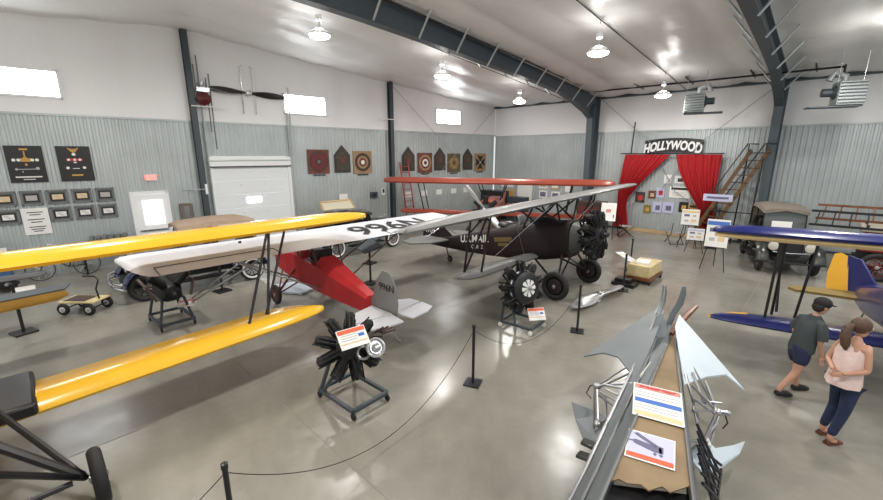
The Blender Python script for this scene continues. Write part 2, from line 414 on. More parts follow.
# ------------------------------------------------------------------ lamps
lamps = [(-10.35, 6.2, 'round high bay lamp hanging between the mounted propeller and the big steel rafter'),
         (-10.35, 10.9, 'round high bay lamp in the middle of the far row, left of the big rafter'),
         (-10.35, 15.8, 'round high bay lamp nearest the far corner of the hall, deep under the rafter'),
         (-5.0, 11.3, 'bright round high bay lamp alone in the ceiling bay between the two rafters'),
         (-5.0, 17.2, 'high bay lamp near the back wall above the red curtains'),
         (-10.35, 1.3, None), (-10.35, -3.6, None), (-5.0, 5.4, None), (-5.0, -.5, None), (.6, 15, None), (.6, 9, None), (.6, 3, None), (5.5, 11, None), (5.5, 4, None), (-5, -5.5, None)]  # unlabelled ones: added lights out of view, no fixture, to brighten the hall
first = None
for i, (x, y, lb) in enumerate(lamps):
    zc = ceil_z(y) - .14; L = bpy.data.lights.new('bay_or_fill_light', 'AREA'); L.shape = 'DISK'; L.size = .42; L.energy = 95 if lb else 104; L.color = (1, .968, .925)
    lo = bpy.data.objects.new('bay_or_fill_light', L); COL.objects.link(lo); lo.location = (x, y, zc - .93)
    L2 = bpy.data.lights.new('bay_or_fill_uplight', 'POINT'); L2.energy = 26; L2.shadow_soft_size = .12; L2.color = (1, .968, .925)
    lo = bpy.data.objects.new('bay_or_fill_uplight', L2); COL.objects.link(lo); lo.location = (x, y, zc - .52 if lb is None else zc - .56)
    if lb is None: continue
    if first is None:
        t = first = thing('high_bay_lamp', lb, 'lamp', (0, 0, 0), local=True, group='high bay lamps')
        M().lathe((0, 0, -.46), (0, 0, 1), [(0, .02), (.02, .08), (.14, .08), (.16, .03)], 16).build('ballast_housing', WHITE, t)
        M().tube([(0, 0, -.1), (0, 0, .02)], .012, 6).build('hanger', STEEL, t)
        M().lathe((0, 0, -.8), (0, 0, 1), [(0, .29), (.02, .29), (.10, .21), (.16, .10), (.16, .08), (.09, .19), (.02, .28)], 28).build('shade', mat('lamp_reflector', (.7, .7, .7), .3), t)
        M().tube([(0, 0, -.64), (0, 0, -.4)], .03, 8).build('neck', STEEL, t)
        M().lathe((0, 0, -.82), (0, 0, 1), [(-.07, .01), (-.06, .14), (-.02, .25), (.03, .275), (.03, .01)], 28).build('diffuser', LAMP, t)
        t.location = (x, y, zc)
    else: again(first, (x, y, zc), None, lb, 'high bay lamps')

# ------------------------------------------------------------------ left wall: exhibits
def flat(name, y, z, w, h, m, label, cat, group=None, d=.03, frame=None):
    t = thing(name, label, cat, onw(y, z, .03), 0, group)
    b_ = M(); wbox(b_, y, z, w, h, d, .03); b_.build('board' if not frame else 'mount', m, t, smooth=False)
    if frame:
        f = M(); q = .05
        for dx, dz, a, c_ in ((0, h / 2 - q / 2, w, q), (0, -h / 2 + q / 2, w, q), (w / 2 - q / 2, 0, q, h), (-w / 2 + q / 2, 0, q, h)): wbox(f, y, z, a, c_, .045, .03, dx, dz)
        f.build('frame', frame, t, smooth=False)
    return t
def dec(t, y, z, w, h, m, off, dx=0, dz=0, name='print', d=.006):
    b_ = M(); wbox(b_, y, z, w, h, d, off, dx, dz); return b_.build(name, m, t, smooth=False)
def disc(mm, y, z, r, off, d=.01, dx=0, dz=0, n=28): return mm.lathe(onw(y, z, off) + WU * dx + V((0, 0, dz)), WN, [(0, r), (d, r)], n)

# the two large dark posters with model aircraft drawings
for k, (y, lb) in enumerate(((.33, 'large black poster with a front view gold biplane drawing, left of the pair'), (1.39, 'large black poster topped with gold wings and a red striped emblem, nearer the door'))):
    t = flat('wall_poster', y, 3.34, .78, 1.04, BOARDBLK, lb, 'poster', 'large black posters above the framed pictures')
    if k == 0:
        g = M()
        for dx in (-.24, -.14, .14, .24): disc(g, y, 3.46, .042, .062, .004, dx)
        g.build('roundel', PAPER, t)
        g = M()
        wbox(g, y, 3.46, .2, .1, .004, .062); wbox(g, y, 3.76, .17, .05, .004, .062); wbox(g, y, 3.62, .03, .26, .004, .062, 0, -.04); disc(g, y, 3.5, .05, .064)
        wbox(g, y, 3.33, .05, .06, .004, .062)
        g.build('emblem', GOLD, t)
        g = M(); wbox(g, y, 3.2, .44, .018, .004, .062); disc(g, y, 3.22, .04, .062, .004, .22); wbox(g, y, 3.13, .02, .05, .004, .062, -.1); disc(g, y, 3.2, .03, .062, .004, -.22)
        g.build('outline_drawing', STEEL, t)
        g = M(); wbox(g, y, 2.98, .55, .035, .004, .062); wbox(g, y, 2.91, .25, .02, .004, .062); g.build('caption', PAPER, t)
    else:
        g = M(); g.prism([onw(y, 3.78, .062) + WU * a + V((0, 0, b_)) for a, b_ in ((-.14, .04), (-.05, .0), (.05, 0), (.14, .04), (.06, -.08), (0, -.12), (-.06, -.08))], WN * .004)
        g.build('wings_emblem', GOLD, t); g = M(); wbox(g, y, 3.0, .26, .05, .004, .062); g.build('caption', GOLD, t)
        g = M(); wbox(g, y, 3.46, .36, .08, .004, .062); g.build('striped_emblem', REDP, t)
        g = M(); disc(g, y, 3.62, .045, .062)
        for dx in (-.14, 0, .12): disc(g, y, 3.46, .035, .067, .004, dx)
        for dx in (-.19, .19): disc(g, y, 3.22, .04, .062, .004, dx)
        wbox(g, y, 3.2, .16, .02, .004, .062); wbox(g, y, 3.38, .07, .04, .004, .062); g.build('roundel', PAPER, t)
# framed squadron pictures, two rows
i = 0
lbl_top = ['framed picture cut by the image edge in the upper row above the white sheet', 'grey framed picture directly above the white text sheet', 'grey framed tan picture third in the upper row, above the gap beside the sheet', 'grey framed pale picture fourth in the upper row below the second poster', 'grey framed picture at the door end of the upper row']
lbl_bot = ['grey framed picture left of the white text sheet in the lower row', None, 'grey framed picture touching the right edge of the white text sheet', 'grey framed picture between its two lower row neighbours beyond the sheet', 'grey framed picture at the door end of the lower row']
for row, (z, lbs) in enumerate(((2.37, lbl_top), (1.85, lbl_bot))):
    for k in range(5):
        if lbs[k] is None: continue
        y = -.28 + .557 * k
        t = flat('framed_picture', y, z, .47, .43, mat('grey_mat_board', (.10, .105, .105), .6), lbs[k], 'picture', 'framed pictures in two rows', frame=mat('grey_frame', (.17, .18, .18), .5))
        dec(t, y, z, .32, .24, BOARDBLK, .062)
        dec(t, y, z, .24, .15, TANP if (row == 0 and k in (0, 2, 3)) else PAPER if row else mat('grey_photo', (.45, .42, .38), .5), .069, name='photograph')
        g = M()
        for q in range(3): wbox(g, y, z, .10, .02, .003, .076, -.04 + .04 * q, .03 - .035 * q + .01 * (k % 2))
        g.build('subject', GREYPR, t)
t = flat('text_sheet', .27, 1.68, .58, .78, PAPER, 'white text sheet with dark lines hung among the framed pictures', 'sign')
g = M()
for q, (dz, w_) in enumerate(((.27, .34), (.2, .24), (.06, .36), (-.02, .24), (-.16, .36), (-.23, .3), (-.29, .2))): wbox(g, .27, 1.68, w_, .025, .003, .062, 0, dz)
g.build('text_line', BOARDBLK, t)
t = thing('exit_sign', 'small lit red EXIT sign above the white exterior door', 'sign', onw(3.22, 2.86, .03))
b_ = M(); wbox(b_, 3.22, 2.86, .32, .2, .06, .03); b_.build('housing', mat('exit_sign_white', (.75, .55, .53), .5, emit=((1, .5, .45), .15)), t)
text('EXIT', .13, onw(3.22, 2.86, .096), WU, (0, 0, 1), EXITM, t)
t = thing('breaker_panel', 'brown framed electrical panel on the wall beside the exterior door', 'electrical panel', onw(4.1, 1.62, .03))
b_ = M(); wbox(b_, 4.1, 1.62, .36, .6, .14, .03); b_.build('enclosure', mat('brown_grey_metal', (.16, .13, .1), .5), t, bevel=.01)
b_ = M(); wbox(b_, 4.1, 1.62, .16, .42, .01, .17); b_.build('cover', STEEL, t)
t = thing('wall_bracket_light', 'white tube lamp on a horizontal arm beside the first steel column', 'lamp', onw(4.5, 2.4, .03))
b_ = M(); b_.tube([onw(4.1, 2.4, .06), onw(4.75, 2.4, .3)], .018, 6); b_.build('arm', GALV, t)
b_ = M(); b_.tube([onw(4.78, 2.22, .3), onw(4.78, 2.58, .3)], .045, 10); b_.build('tube', WHITE, t)
# roundel rugs and pointed shields
def rug(y, z, bg, rr, label, cross=False):
    t = flat('painted_square_panel', y, z, .98, 1.02, bg, label, 'wall panel', 'painted panels along the wall')
    if cross:
        g = M()
        for a in range(4):
            q = a * PI / 2; c0 = onw(y, z, .062); e = WU * math.cos(q) + V((0, 0, math.sin(q))); f = WU * -math.sin(q) + V((0, 0, math.cos(q)))
            g.prism([c0 + e * .04 + f * .04, c0 + e * .42 + f * .24, c0 + e * .34, c0 + e * .42 - f * .24, c0 + e * .04 - f * .04], WN * .008)
        g.build('cross_mark', BOARDBLK, t)
    for i_, (r_, m_) in enumerate(rr):
        g = M(); disc(g, y, z, r_, .062 + .004 * i_, .004); g.build('ring', m_, t)
    p = M(); wbox(p, y, z - .57, .55, .045, .05, .02); tag(p.build('name_plate', BLACK, None, org=onw(y, z - .57, .03)), 'small dark name plate under the ' + ' '.join(label.split(',')[0].split()[:9]), 'sign', 'name plates under the square panels')
BR = mat('brown_red_paint', (.16, .045, .03), .6, noise=.25, nscale=8); DR = mat('dark_red_paint', (.14, .02, .02), .6); TB = mat('tan_brown_paint', (.34, .22, .11), .6, noise=.2, nscale=8)
DKB = mat('dark_brown_paint', (.055, .035, .025), .6); OLV = mat('olive_gold_paint', (.22, .17, .05), .6, noise=.2, nscale=8)
rug(9.25, 3.32, BR, [(.44, DKB), (.36, DR), (.14, DKB), (.07, GREYPANEL)], 'dark red square panel with a maroon disc, nearest the garage door')
rug(11.42, 3.27, TB, [(.42, DKB), (.29, TB), (.2, BR), (.1, PAPER)], 'tan square panel with a dark ring and pale centre beside the steel column')
rug(15.2, 3.2, BR, [(.42, TB), (.3, DR), (.2, PAPER), (.1, DR)], 'brown square panel with a red ringed target between two shields')
rug(17.3, 3.17, mat('olive_brown_paint', (.12, .09, .045), .6, noise=.2, nscale=8), [(.38, OLV), (.28, TB), (.18, OLV), (.09, DR)], 'olive square panel with gold rings and a red centre')
rug(19.45, 3.18, TB, [(.12, PAPER)], 'tan square panel with a black cross, last before the corner', cross=True)
def shield(y, z, label):
    t = thing('pointed_shield', label, 'wall shield', onw(y, z, .03), group='pointed shields along the wall')
    for s_, m_, o_ in ((1, mat('dark_bronze', (.045, .038, .03), .5), .03), (.8, mat('dark_green_brown', (.06, .05, .035), .6, noise=.5, nscale=12), .058)):
        b_ = M(); b_.prism([onw(y, z, o_) + WU * a * s_ + V((0, 0, c_ * s_)) for a, c_ in ((-.4, -.6), (.4, -.6), (.4, .18), (0, .62), (-.4, .18))], WN * .02)
        b_.build('shield_board' if s_ == 1 else 'inner_panel', m_, t, smooth=False)
    b_ = M(); disc(b_, y, z - .05, .12, .085, .006); disc(b_, y, z + .22, .05, .085, .006); b_.build('emblem', BR, t)
shield(10.38, 3.42, 'dark pointed shield between the two square panels next to the garage door')
shield(14.1, 3.40, 'dark pointed shield first after the steel column')
shield(16.25, 3.38, 'dark pointed shield in the middle of the far group, between two target panels')
shield(18.4, 3.36, 'dark pointed shield beside the cross panel near the corner')
for k, y in enumerate((10.34, 14.06, 15.14, 16.2, 17.3, 18.3)):
    b_ = M(); wbox(b_, y, 1.6 if k else 1.72, .42, .28, .008, .03)
    tag(b_.build('paper_notice', PAPER, None, org=onw(y, 1.6, .03)), ['white paper notice on the wall between the garage door and the column', 'white paper notice just beyond the red ladder, under the first far shield', 'second white paper notice from the red ladder', 'third white paper notice from the red ladder', 'fourth white paper notice from the red ladder', 'white paper notice furthest from the red ladder'][k], 'notice', 'paper notices on the left wall')
t = thing('switch_box', 'dark grey switch box on the wall just before the second column', 'switch box', onw(11.95, 1.72, .03))
b_ = M(); wbox(b_, 11.95, 1.72, .38, .28, .1, .03); b_.build('enclosure', GREYP, t, bevel=.01); b_ = M(); wbox(b_, 11.95, 1.72, .1, .1, .02, .13); b_.build('lever', BLACK, t)
t = thing('thermostat', 'narrow white control box with a black face beside the second column', 'control box', onw(12.5, 1.85, .03))
b_ = M(); wbox(b_, 12.5, 1.85, .18, .34, .06, .03); b_.build('enclosure', WHITE, t, bevel=.01); b_ = M(); wbox(b_, 12.5, 1.88, .1, .2, .01, .09); b_.build('face', BLACK, t)
for y, lb in ((5.0, 'pale horizontal rail arm fixed on the first column high on the wall'), (12.6, 'pale horizontal bracket bar fixed across the second column')):
    b_ = M(); b_.tube([onw(y - .35, 5.25, .32), onw(y + .75, 5.25, .32)], .022, 6); tag(b_.build('bracket_bar', WHITE, None, org=onw(y, 5.25, .3)), lb, 'bracket')
# propeller mounted high on the wall
t = thing('mounted_propeller', 'long dark wooden propeller mounted high on the wall above the garage door', 'propeller', onw(6.6, 5.85, .03))
b_ = M()
for sg in (-1, 1):
    rs = []
    for q in range(9):
        a = .1 + 1.22 * q / 8; wd = .05 + .075 * math.sin(PI * min(1, a / 1.4)); tw = 1.0 - .75 * a
        c0 = onw(6.6, 5.85, .2) + WU * sg * a + V((0, 0, -.04 * sg * (a)))
        d1_ = V((0, 0, 1)) * math.cos(tw * sg) + WN * math.sin(tw * sg); d2_ = WU.cross(d1_)
        rs.append([c0 + d1_ * wd * math.cos(p) + d2_ * .022 * math.sin(p) for p in (2 * PI * j / 10 for j in range(10))])
    b_.rings(rs)
b_.build('blades', mat('black_lacquered_wood', (.025, .02, .018), .3), t)
b_ = M(); b_.lathe(onw(6.6, 5.85, .03), WN, [(0, .05), (.1, .05), (.1, .1), (.24, .1), (.26, .03)], 16); b_.build('hub', STEEL, t)
for dx, lb in ((-.22, 'thin bright steel rod'), (.22, 'thin bright steel rod')):
    b_ = M(); b_.tube([onw(6.6 + dx, 5.1, .15), onw(6.6 + dx, 6.75, .15), onw(6.6 + dx * .6, 6.8, .15)], .022, 8)
    tag(b_.build('propeller_rod', CHROME, None, org=onw(6.6 + dx, 5.1, .15)), 'thin bright vertical rod beside the hub of the wall propeller, ' + ('column side' if dx < 0 else 'garage window side'), 'rod', 'rods at the wall propeller')
b_ = M(); b_.tube([onw(8.1, 3.6, .16), onw(8.1, 6.2, .16)], .03, 8); tag(b_.build('wall_conduit', GALV, None, org=onw(8.1, 3.6, .16)), 'grey vertical conduit between garage door and the small bright window', 'pipe')
# small rotary engine display by the first column
t = thing('mounted_rotor_engine', 'small engine with a dark red drum and upright tubes on the first column', 'engine', onw(5.0, 5.5, .03))
c0 = onw(5.05, 5.5, .3)
b_ = M(); b_.lathe(c0, WN, [(-.25, .02), (-.25, .1), (-.1, .22), (.12, .22), (.2, .08), (.25, .02)], 18); b_.build('drum', mat('dark_red_enamel', (.10, .012, .012), .3), t)
b_ = M()
for dx, z0, z1 in ((-.2, 5.5, 6.6), (-.08, 5.5, 6.9), (.14, 4.4, 6.2), (.24, 3.8, 6.35)): b_.tube([c0 + WU * dx + V((0, 0, z0 - 5.5)), c0 + WU * dx + V((0, 0, z1 - 5.5))], .025, 6)
b_.build('upright_tube', GREYPANEL, t)
b_ = M(); b_.box(c0 + V((0, 0, .3)), (.4, .22, .14), WRZ); b_.lathe(c0 + V((0, 0, .45)), (0, 0, 1), [(0, .08), (.12, .08)], 10); b_.lathe(c0 - WN * .3, WN, [(0, .05), (.1, .05)], 10); b_.build('mount', STEEL, t)
# red ladder leaning against the wall just past the column
t = thing('ladder', 'red wooden ladder leaning on the wall past the second column', 'ladder', onw(13.7, 0, .9))
b_ = M()
for dx in (-.25, .25):
    b_.tube([onw(13.75 + dx, .02, .75), onw(13.75 + dx, 3.25, .12)], .035, 6)
b_.build('rail', mat('red_ladder_paint', (.33, .045, .03), .4), t)
b_ = M()
for k in range(11): f = .06 + k * .087; b_.tube([onw(13.5, 3.25 * f, .75 - .63 * f), onw(14.0, 3.25 * f, .75 - .63 * f)], .02, 6)
b_.build('rungs', MATS['red_ladder_paint'], t)
# leaning display board with wooden frame
t = thing('display_lectern', 'tilted cream display board in a pale wooden frame beside the garage door', 'display board', (-14.6, 9.2, 0), .1)
ORG[t.name] = V((0, 0, 0))
R = Mx.Rotation(.0, 3, 'Z') @ Mx.Rotation(.9, 3, 'Y')
b_ = M(); b_.box((0, 0, 1.35), (.9, 1.5, .03), R=R); b_.build('board', mat('cream_board', (.60, .56, .42), .6), t)
b_ = M()
for dx, dy, a, c_ in ((.46, 0, .06, 1.6), (-.46, 0, .06, 1.6), (0, .78, .98, .06), (0, -.78, .98, .06)): b_.box(V((0, 0, 1.35)) + R @ V((dx, dy, .01)), (a, c_, .07), R=R)
b_.build('frame', PINE, t)
for dy in (-.6, .6):
    b_ = M(); b_.tube([(-.1, dy, 0), (-.1, dy, 1.45)], .03, 6); b_.tube([(.3, dy, 0), (.2, dy, 1.0)], .03, 6); b_.build('leg', PINE, t)

# ------------------------------------------------------------------ bench with engine, bicycle, small things under the pictures
t = thing('workbench', 'dark low workbench against the wall under the framed pictures', 'bench', (wallx(1.9) + .45, 1.9, 0))
x0 = wallx(1.9) + .42
b_ = M(); b_.box((x0, 1.9, .78), (.6, 1.7, .06)); b_.build('top', BLACKM, t)
for dy in (-.8, .8):
    for dx in (-.25, .25): M().box((x0 + dx, 1.9 + dy, .375), (.05, .05, .75)).build('leg', BLACKM, t)
t = thing('inline_engine', 'long inline engine with silver cylinders lying on the dark workbench', 'engine', (x0, 1.8, .81))
b_ = M(); b_.box((x0, 1.8, .90), (.34, 1.05, .18)); b_.build('crankcase', BLACKM, t, bevel=.03)
for k in range(6): M().lathe((x0, 1.8 - .42 + k * .168, .98), (0, 0, 1), [(0, .06), (.02, .068), (.1, .068), (.1, .078), (.14, .078), (.17, .04)], 12).build('cylinder', STEEL, t)
def bicycle(loc, rz, label):
    t = thing('bicycle', label, 'bicycle', (0, 0, 0), rz, local=True)
    for y, n_ in ((-.52, 'front'), (.52, 'rear')): wheel(t, (0, y, .33), (1, 0, 0), .33, .035, STEEL, spokes=12)
    b_ = M(); BB = (0, .12, .3); ST = (0, .22, .78); HT = (0, -.33, .82); HB = (0, -.36, .68)
    for a, c_ in ((BB, ST), (ST, HT), (BB, HB), (HB, HT)): b_.tube([a, c_], .016, 8)
    for sx in (-.06, .06):
        b_.tube([(sx * .5, .22, .72), (sx, .52, .33)], .009, 6); b_.tube([(sx * .5, .12, .3), (sx, .52, .33)], .009, 6); b_.tube([(sx * .6, -.37, .66), (sx, -.52, .33)], .011, 6)
    b_.build('frame', BLACKM, t)
    b_ = M(); b_.tube([(0, -.33, .8), (0, -.33, .98)], .014, 8); b_.tube([(-.33, -.12, .98), (-.28, -.3, 1.0), (0, -.36, .98), (.28, -.3, 1.0), (.33, -.12, .98)], .012, 8); b_.build('handlebar', STEEL, t)
    M().ell((0, .26, .88), (.07, .14, .035)).tube([(0, .22, .7), (0, .25, .87)], .012, 6).build('saddle', BLACK, t)
    M().lathe((-.05, .12, .3), (1, 0, 0), [(0, .09), (.01, .09)], 16).tube([(-.09, .12, .3), (-.09, .02, .16)], .01, 6).tube([(.09, .12, .3), (.09, .22, .44)], .01, 6).build('crank', STEEL, t)
    t.location = loc; return t
bicycle((wallx(.6) + .62, .62, 0), WRZ - PI / 2 + .05, 'old black bicycle with chrome handlebar standing under the framed pictures')
# blue box-like machine at the left edge
t = thing('show_cart', 'blue and white cart with dark panels at the wall left of the bicycle', 'cart', (-15.9, -1.0, 0))
M().box((-15.9, -1.0, .72), (.9, 1.15, .6)).build('body', mat('cart_blue', (.03, .10, .22), .4), t, bevel=.05)
M().box((-15.9, -1.0, 1.05), (.95, 1.1, .07)).build('top', PAPER, t, bevel=.02)
M().box((-15.43, -1.0, .75), (.03, .9, .3)).build('dark_panel', BLACK, t)
for dx in (-.35, .35):
    for dy in (-.4, .4): wheel(t, (-15.9 + dx, -1.0 + dy, .21), (1, 0, 0), .21, .06, BLACKM)
b_ = M().box((-14.9, -.3, .10), (.35, .45, .2)); tag(b_.build('parts_box', PAPER, None, org=(-14.9, -.3, 0), bevel=.02), 'small white box on the floor in front of the blue cart', 'box')

# ------------------------------------------------------------------ back wall
def bbox(mm, x, z, w, h, d, off): return mm.box((x, YB - .03 - off - d / 2, z), (w, d, h))
t = thing('lettered_sign', 'black board with big white letters spelling HOLLYWOOD above the curtains', 'sign', (-5.32, 20.6, 3.66))
b_ = M(); b_.rings([[(x, YB - .20, 3.68 + q), (x, YB - .15, 3.68 + q), (x, YB - .15, 4.28 + q), (x, YB - .20, 4.28 + q)] for x, q in ((-5.32 + 1.17 * k / 8, .06 - .10 * (k / 8) ** 2) for k in range(-8, 9))]); b_.build('board', BOARDBLK, t, smooth=False)
def arc(p, co):
    return p + V((co.y * .10, 0, .06 - .08 * (co.x / 1.1) ** 2 + co.y * .12 * abs(co.x)))
text('HOLLYWOOD', .36, (-5.33, YB - .215, 3.95), (1, 0, 0), (0, 0, 1), mat('sign_white', (.9, .9, .9), .5), t, warp=arc, sx=.72, bold=.02, ext=.012)
def curtain(rows, label, seed):
    """rows: (z, x_left, x_right)"""
    mm = M(); rs = []; N = 70
    zs = [rows[0][0] + (rows[-1][0] - rows[0][0]) * i / 30 for i in range(31)]
    def at(z):
        for (z1, a1, b1), (z2, a2, b2) in zip(rows, rows[1:]):
            if z2 <= z <= z1:
                f = (z1 - z) / (z1 - z2); f2 = f; return a1 + (a2 - a1) * f2, b1 + (b2 - b1) * f2
        return rows[-1][1:]
    for z in zs:
        a, b_ = at(z); fr = []; bk = []
        for i in range(N + 1):
            s_ = i / N; amp = .035 + .05 * (1 - min(1, (b_ - a) / 1.9)); y = YB - .32 + amp * math.sin(s_ * 2 * PI * 11 + seed) + .02 * math.sin(s_ * 31 + z * 2)
            fr.append((a + (b_ - a) * s_, y, z)); bk.append((a + (b_ - a) * s_, y + .015, z))
        rs.append(fr + bk[::-1])
    mm.rings(rs); return tag(mm.build('stage_curtain', CURTAIN, None, org=((rows[0][1] + rows[0][2]) / 2, YB - .32, 0)), label, 'curtain', 'red curtains')
curtain([(3.62, -7.28, -5.32), (3.0, -7.36, -5.85), (2.3, -7.42, -6.45), (1.6, -7.46, -6.95), (1.2, -7.42, -7.0), (.12, -7.55, -6.8)], 'red curtain drawn towards the steel column, on the column side of the paper display', 0)
curtain([(3.62, -5.12, -3.38), (3.0, -4.95, -3.4), (2.3, -4.6, -3.42), (1.6, -4.15, -3.4), (1.2, -3.9, -3.38), (.12, -3.9, -3.0)], 'red curtain drawn towards the stairs, on the stair side of the paper display', 2)
b_ = M().tube([(-7.5, YB - .32, 3.66), (-3.3, YB - .32, 3.66)], .025, 8); tag(b_.build('curtain_rod', BLACK, None, org=(-5.4, YB - .32, 3.66)), 'thin black rod holding both red curtains under the big lettered board', 'rod')
b_ = M().tube([(-7.05, YB - .25, 3.66), (-7.0, YB - .25, 5.1)], .03, 8); tag(b_.build('standing_pole', BLACK, None, org=(-7.0, YB - .25, 3.66)), 'dark upright pole rising above the column side curtain', 'pole')
papers = [(-5.38, 2.52, .30, .40, PAPER, None, 'white sheet at the top of the paper display where the brace rods cross'),
          (-4.88, 2.52, .42, .34, PAPER, DKB, 'white sheet with a small brown photo near the top of the paper display'),
          (-4.82, 1.95, .85, .50, PAPER, BOARDBLK, 'wide white sheet with a black heading in the paper display'),
          (-5.62, 1.90, .34, .46, LAVP, REDP, 'pale sheet with a red blot left of the wide black headed sheet'),
          (-5.98, 1.78, .32, .36, BR, TANP, 'small brown picture in a tan frame beside the pale red blotted sheet'),
          (-6.5, 1.62, .42, .5, DKB, REDP, 'dark brown picture half hidden by the column side curtain'),
          (-5.68, 1.2, .38, .5, LAVP, PURP, 'pale violet sheet low in the paper display, left of its twin'),
          (-5.22, 1.22, .46, .5, LAVP, PURP, 'pale violet sheet with a dark figure, right of its twin'),
          (-4.60, 1.30, .36, .46, BOARDBLK, GOLD, 'black sheet with a yellow print low in the paper display'),
          (-4.22, 1.2, .32, .5, GOLD, BOARDBLK, 'yellow sheet with black print next to the stair side curtain'),
          (-6.12, 1.08, .3, .38, OLV, GOLD, 'small olive and yellow picture lowest beside the column side curtain')]
for x, z, w_, h_, m1, m2, lb in papers:
    t = thing('display_sheet', lb, 'sheet', (x, YB - .06, z), group='paper display between the curtains')
    b_ = M(); bbox(b_, x, z, w_, h_, .045, -.03); b_.build('sheet', m1, t, smooth=False)
    if m2: b_ = M(); bbox(b_, x + .02, z - .02 if m2 != BOARDBLK else z + h_ * .32, w_ * (.5 if m2 != BOARDBLK else .9), h_ * (.45 if m2 != BOARDBLK else .2), .004, .016); b_.build('print', m2, t, smooth=False)
    if m1 == PAPER: b_ = M(); [bbox(b_, x, z - h_ * .3 + k * .07, w_ * .7, .018, .003, .016) for k in range(3)]; b_.build('text_line', GREYPR, t, smooth=False)
# sheets and frames behind the far biplane
for x, z, w_, h_, m1, m2, lb in [(-12.95, 1.5, 1.0, 1.35, PAPER, None, 'large blank white board on the back wall behind the orange biplane'),
        (-11.75, 1.95, .5, .40, PAPER, PINE, 'wood framed picture above another, right of the large white board'),
        (-11.72, 1.42, .5, .42, PAPER, PURP, 'lower framed picture with a dark print right of the large white board'),
        (-11.0, 1.95, .5, .42, PINE, PAPER, 'pale wood framed picture, second from the large white board'),
        (-10.95, 1.4, .5, .42, PAPER, PURP, 'framed dark print low on the wall, second column from the white board'),
        (-10.2, 1.8, .5, .5, GREYPR, PAPER, 'grey framed picture nearest the steel column on the back wall'),
        (-14.2, 1.95, .9, .5, PAPER, None, 'bright white sheet on the back wall near the corner'),
        (-13.9, 1.2, .5, .8, PINE, GOLD, 'yellow poster in a pale frame behind the silver propeller')]:
    t = thing('wall_picture', lb, 'picture', (x, YB - .06, z), group='pictures on the back wall')
    b_ = M(); bbox(b_, x, z, w_, h_, .05, -.02); b_.build('board', m1, t, smooth=False)
    if m2: b_ = M(); bbox(b_, x, z, w_ * .7, h_ * .6, .006, .031); b_.build('print', m2, t, smooth=False)
# stairs leaning at the right of the curtains
t = thing('boarding_stairs', 'steep boarding stairs with dark rails leaning between curtain and steel column', 'stairs', (-3.4, 19.8, 0))
A0, A1 = V((-4.15, 20.1, 0.05)), V((-2.45, 20.2, 3.85)); YW = V((.58, -.35, 0)); Z = V((0, 0, .55))
for off, nm in ((V((0, 0, 0)), 'a'), (YW, 'b')):
    b_ = M(); d = (A1 - A0).normalized(); b_.prism([A0 + off, A0 + off + V((.17, 0, 0)), A1 + off + V((.10, 0, -.1)), A1 + off], (0, .05, 0)); b_.build('stringer', mat('golden_brown_wood', (.13, .068, .022), .5), t, smooth=False)
    b_ = M(); b_.tube([A0 + off + V((0, 0, .6)) + (A1 - A0) * .3, A1 + off + V((-.1, 0, .18)), A1 + off + V((.25, 0, .16))], .025, 6)
    for f in (.3, .97): b_.tube([A0 + off + (A1 - A0) * f, A0 + off + (A1 - A0) * f + V((0, 0, .3))], .02, 6)
    b_.build('handrail', BLACK, t)
for k in range(13):
    f = (k + .6) / 13.2; M().box(A0 + (A1 - A0) * f + YW / 2 + V((.14, .02, 0)), (.66, .16, .035), rz=math.atan2(-.35, .58)).build('tread', MATS['golden_brown_wood'] if k % 2 else DKB, t)
b_ = M()
for p_ in ((-2.5, 20.25), (-1.95, 19.85)): b_.tube([(p_[0] - .1, p_[1], 0), (*p_, 3.5)], .03, 6)
b_.tube([(-3.4, 19.6, 0), (-3.4, 19.6, 1.35)], .025, 6); b_.tube([(-3.4, 19.6, 1.35), (-2.0, 19.85, 1.35)], .02, 6)
b_.build('support_post', BLACK, t)
# unit heaters hung under the ceiling
def heater(loc, rz, label, flip=1):
    t = thing('unit_heater', label, 'heater', (0, 0, 0), rz, group='unit heaters', local=True)
    M().box((0, 0, 0), (.62, .62, .66)).build('cabinet', mat('heater_enamel', (.36, .39, .38), .4, .2), t, bevel=.02, smooth=False)
    b_ = M()
    for k in range(7): b_.box((0, -.33, -.27 + k * .09), (.58, .05, .012), R=Mx.Rotation(.5, 3, 'X'))
    b_.build('louvers', GREYPANEL, t)
    M().lathe((.31 * flip, 0, .05), (flip, 0, 0), [(0, .2), (.02, .2), (.08, .12), (.3, .12)], 16).build('fan_motor', GREYP, t)
    M().tube([(.1 * flip, .1, .33), (.1 * flip, .1, .5), (.35 * flip, .15, .62), (.45 * flip, .15, .4)], .09, 12).build('flue_pipe', GALV, t)
    M().box((.3 * flip, 0, -.36), (1.2, .5, .04)).build('drip_tray', GREYP, t)
    for sx in (-.28, .28): M().tube([(sx, 0, .33), (sx, 0, 1.15)], .01, 6).build('hanger_rod', STEEL, t)
    t.location = loc; return t
heater((-4.05, 17.8, 5.45), .15, 'grey unit heater hanging above the HOLLYWOOD board')
heater((.0, 17.3, 5.35), .3, 'grey unit heater hanging over the fire truck, right of the second rafter', -1)
# ================================================================= aircraft
def strut(mm, a, b_, r=.02): mm.tube([a, b_], r, 8)
def spoked(*a, **k): return wheel(*a, **k)
def rr(x, y, z, hw, hh, n=16, e=.55, ax='x'):
    """rounded rectangle ring in the plane across x (or y)"""
    out = []
    for j in range(n):
        q = 2 * PI * (j + .5) / n; cx, sz = math.cos(q), math.sin(q)
        a = math.copysign(abs(cx) ** e, cx) * hw; b_ = math.copysign(abs(sz) ** e, sz) * hh
        out.append((x, y + a, z + b_) if ax == 'x' else (x + a, y, z + b_))
    return out

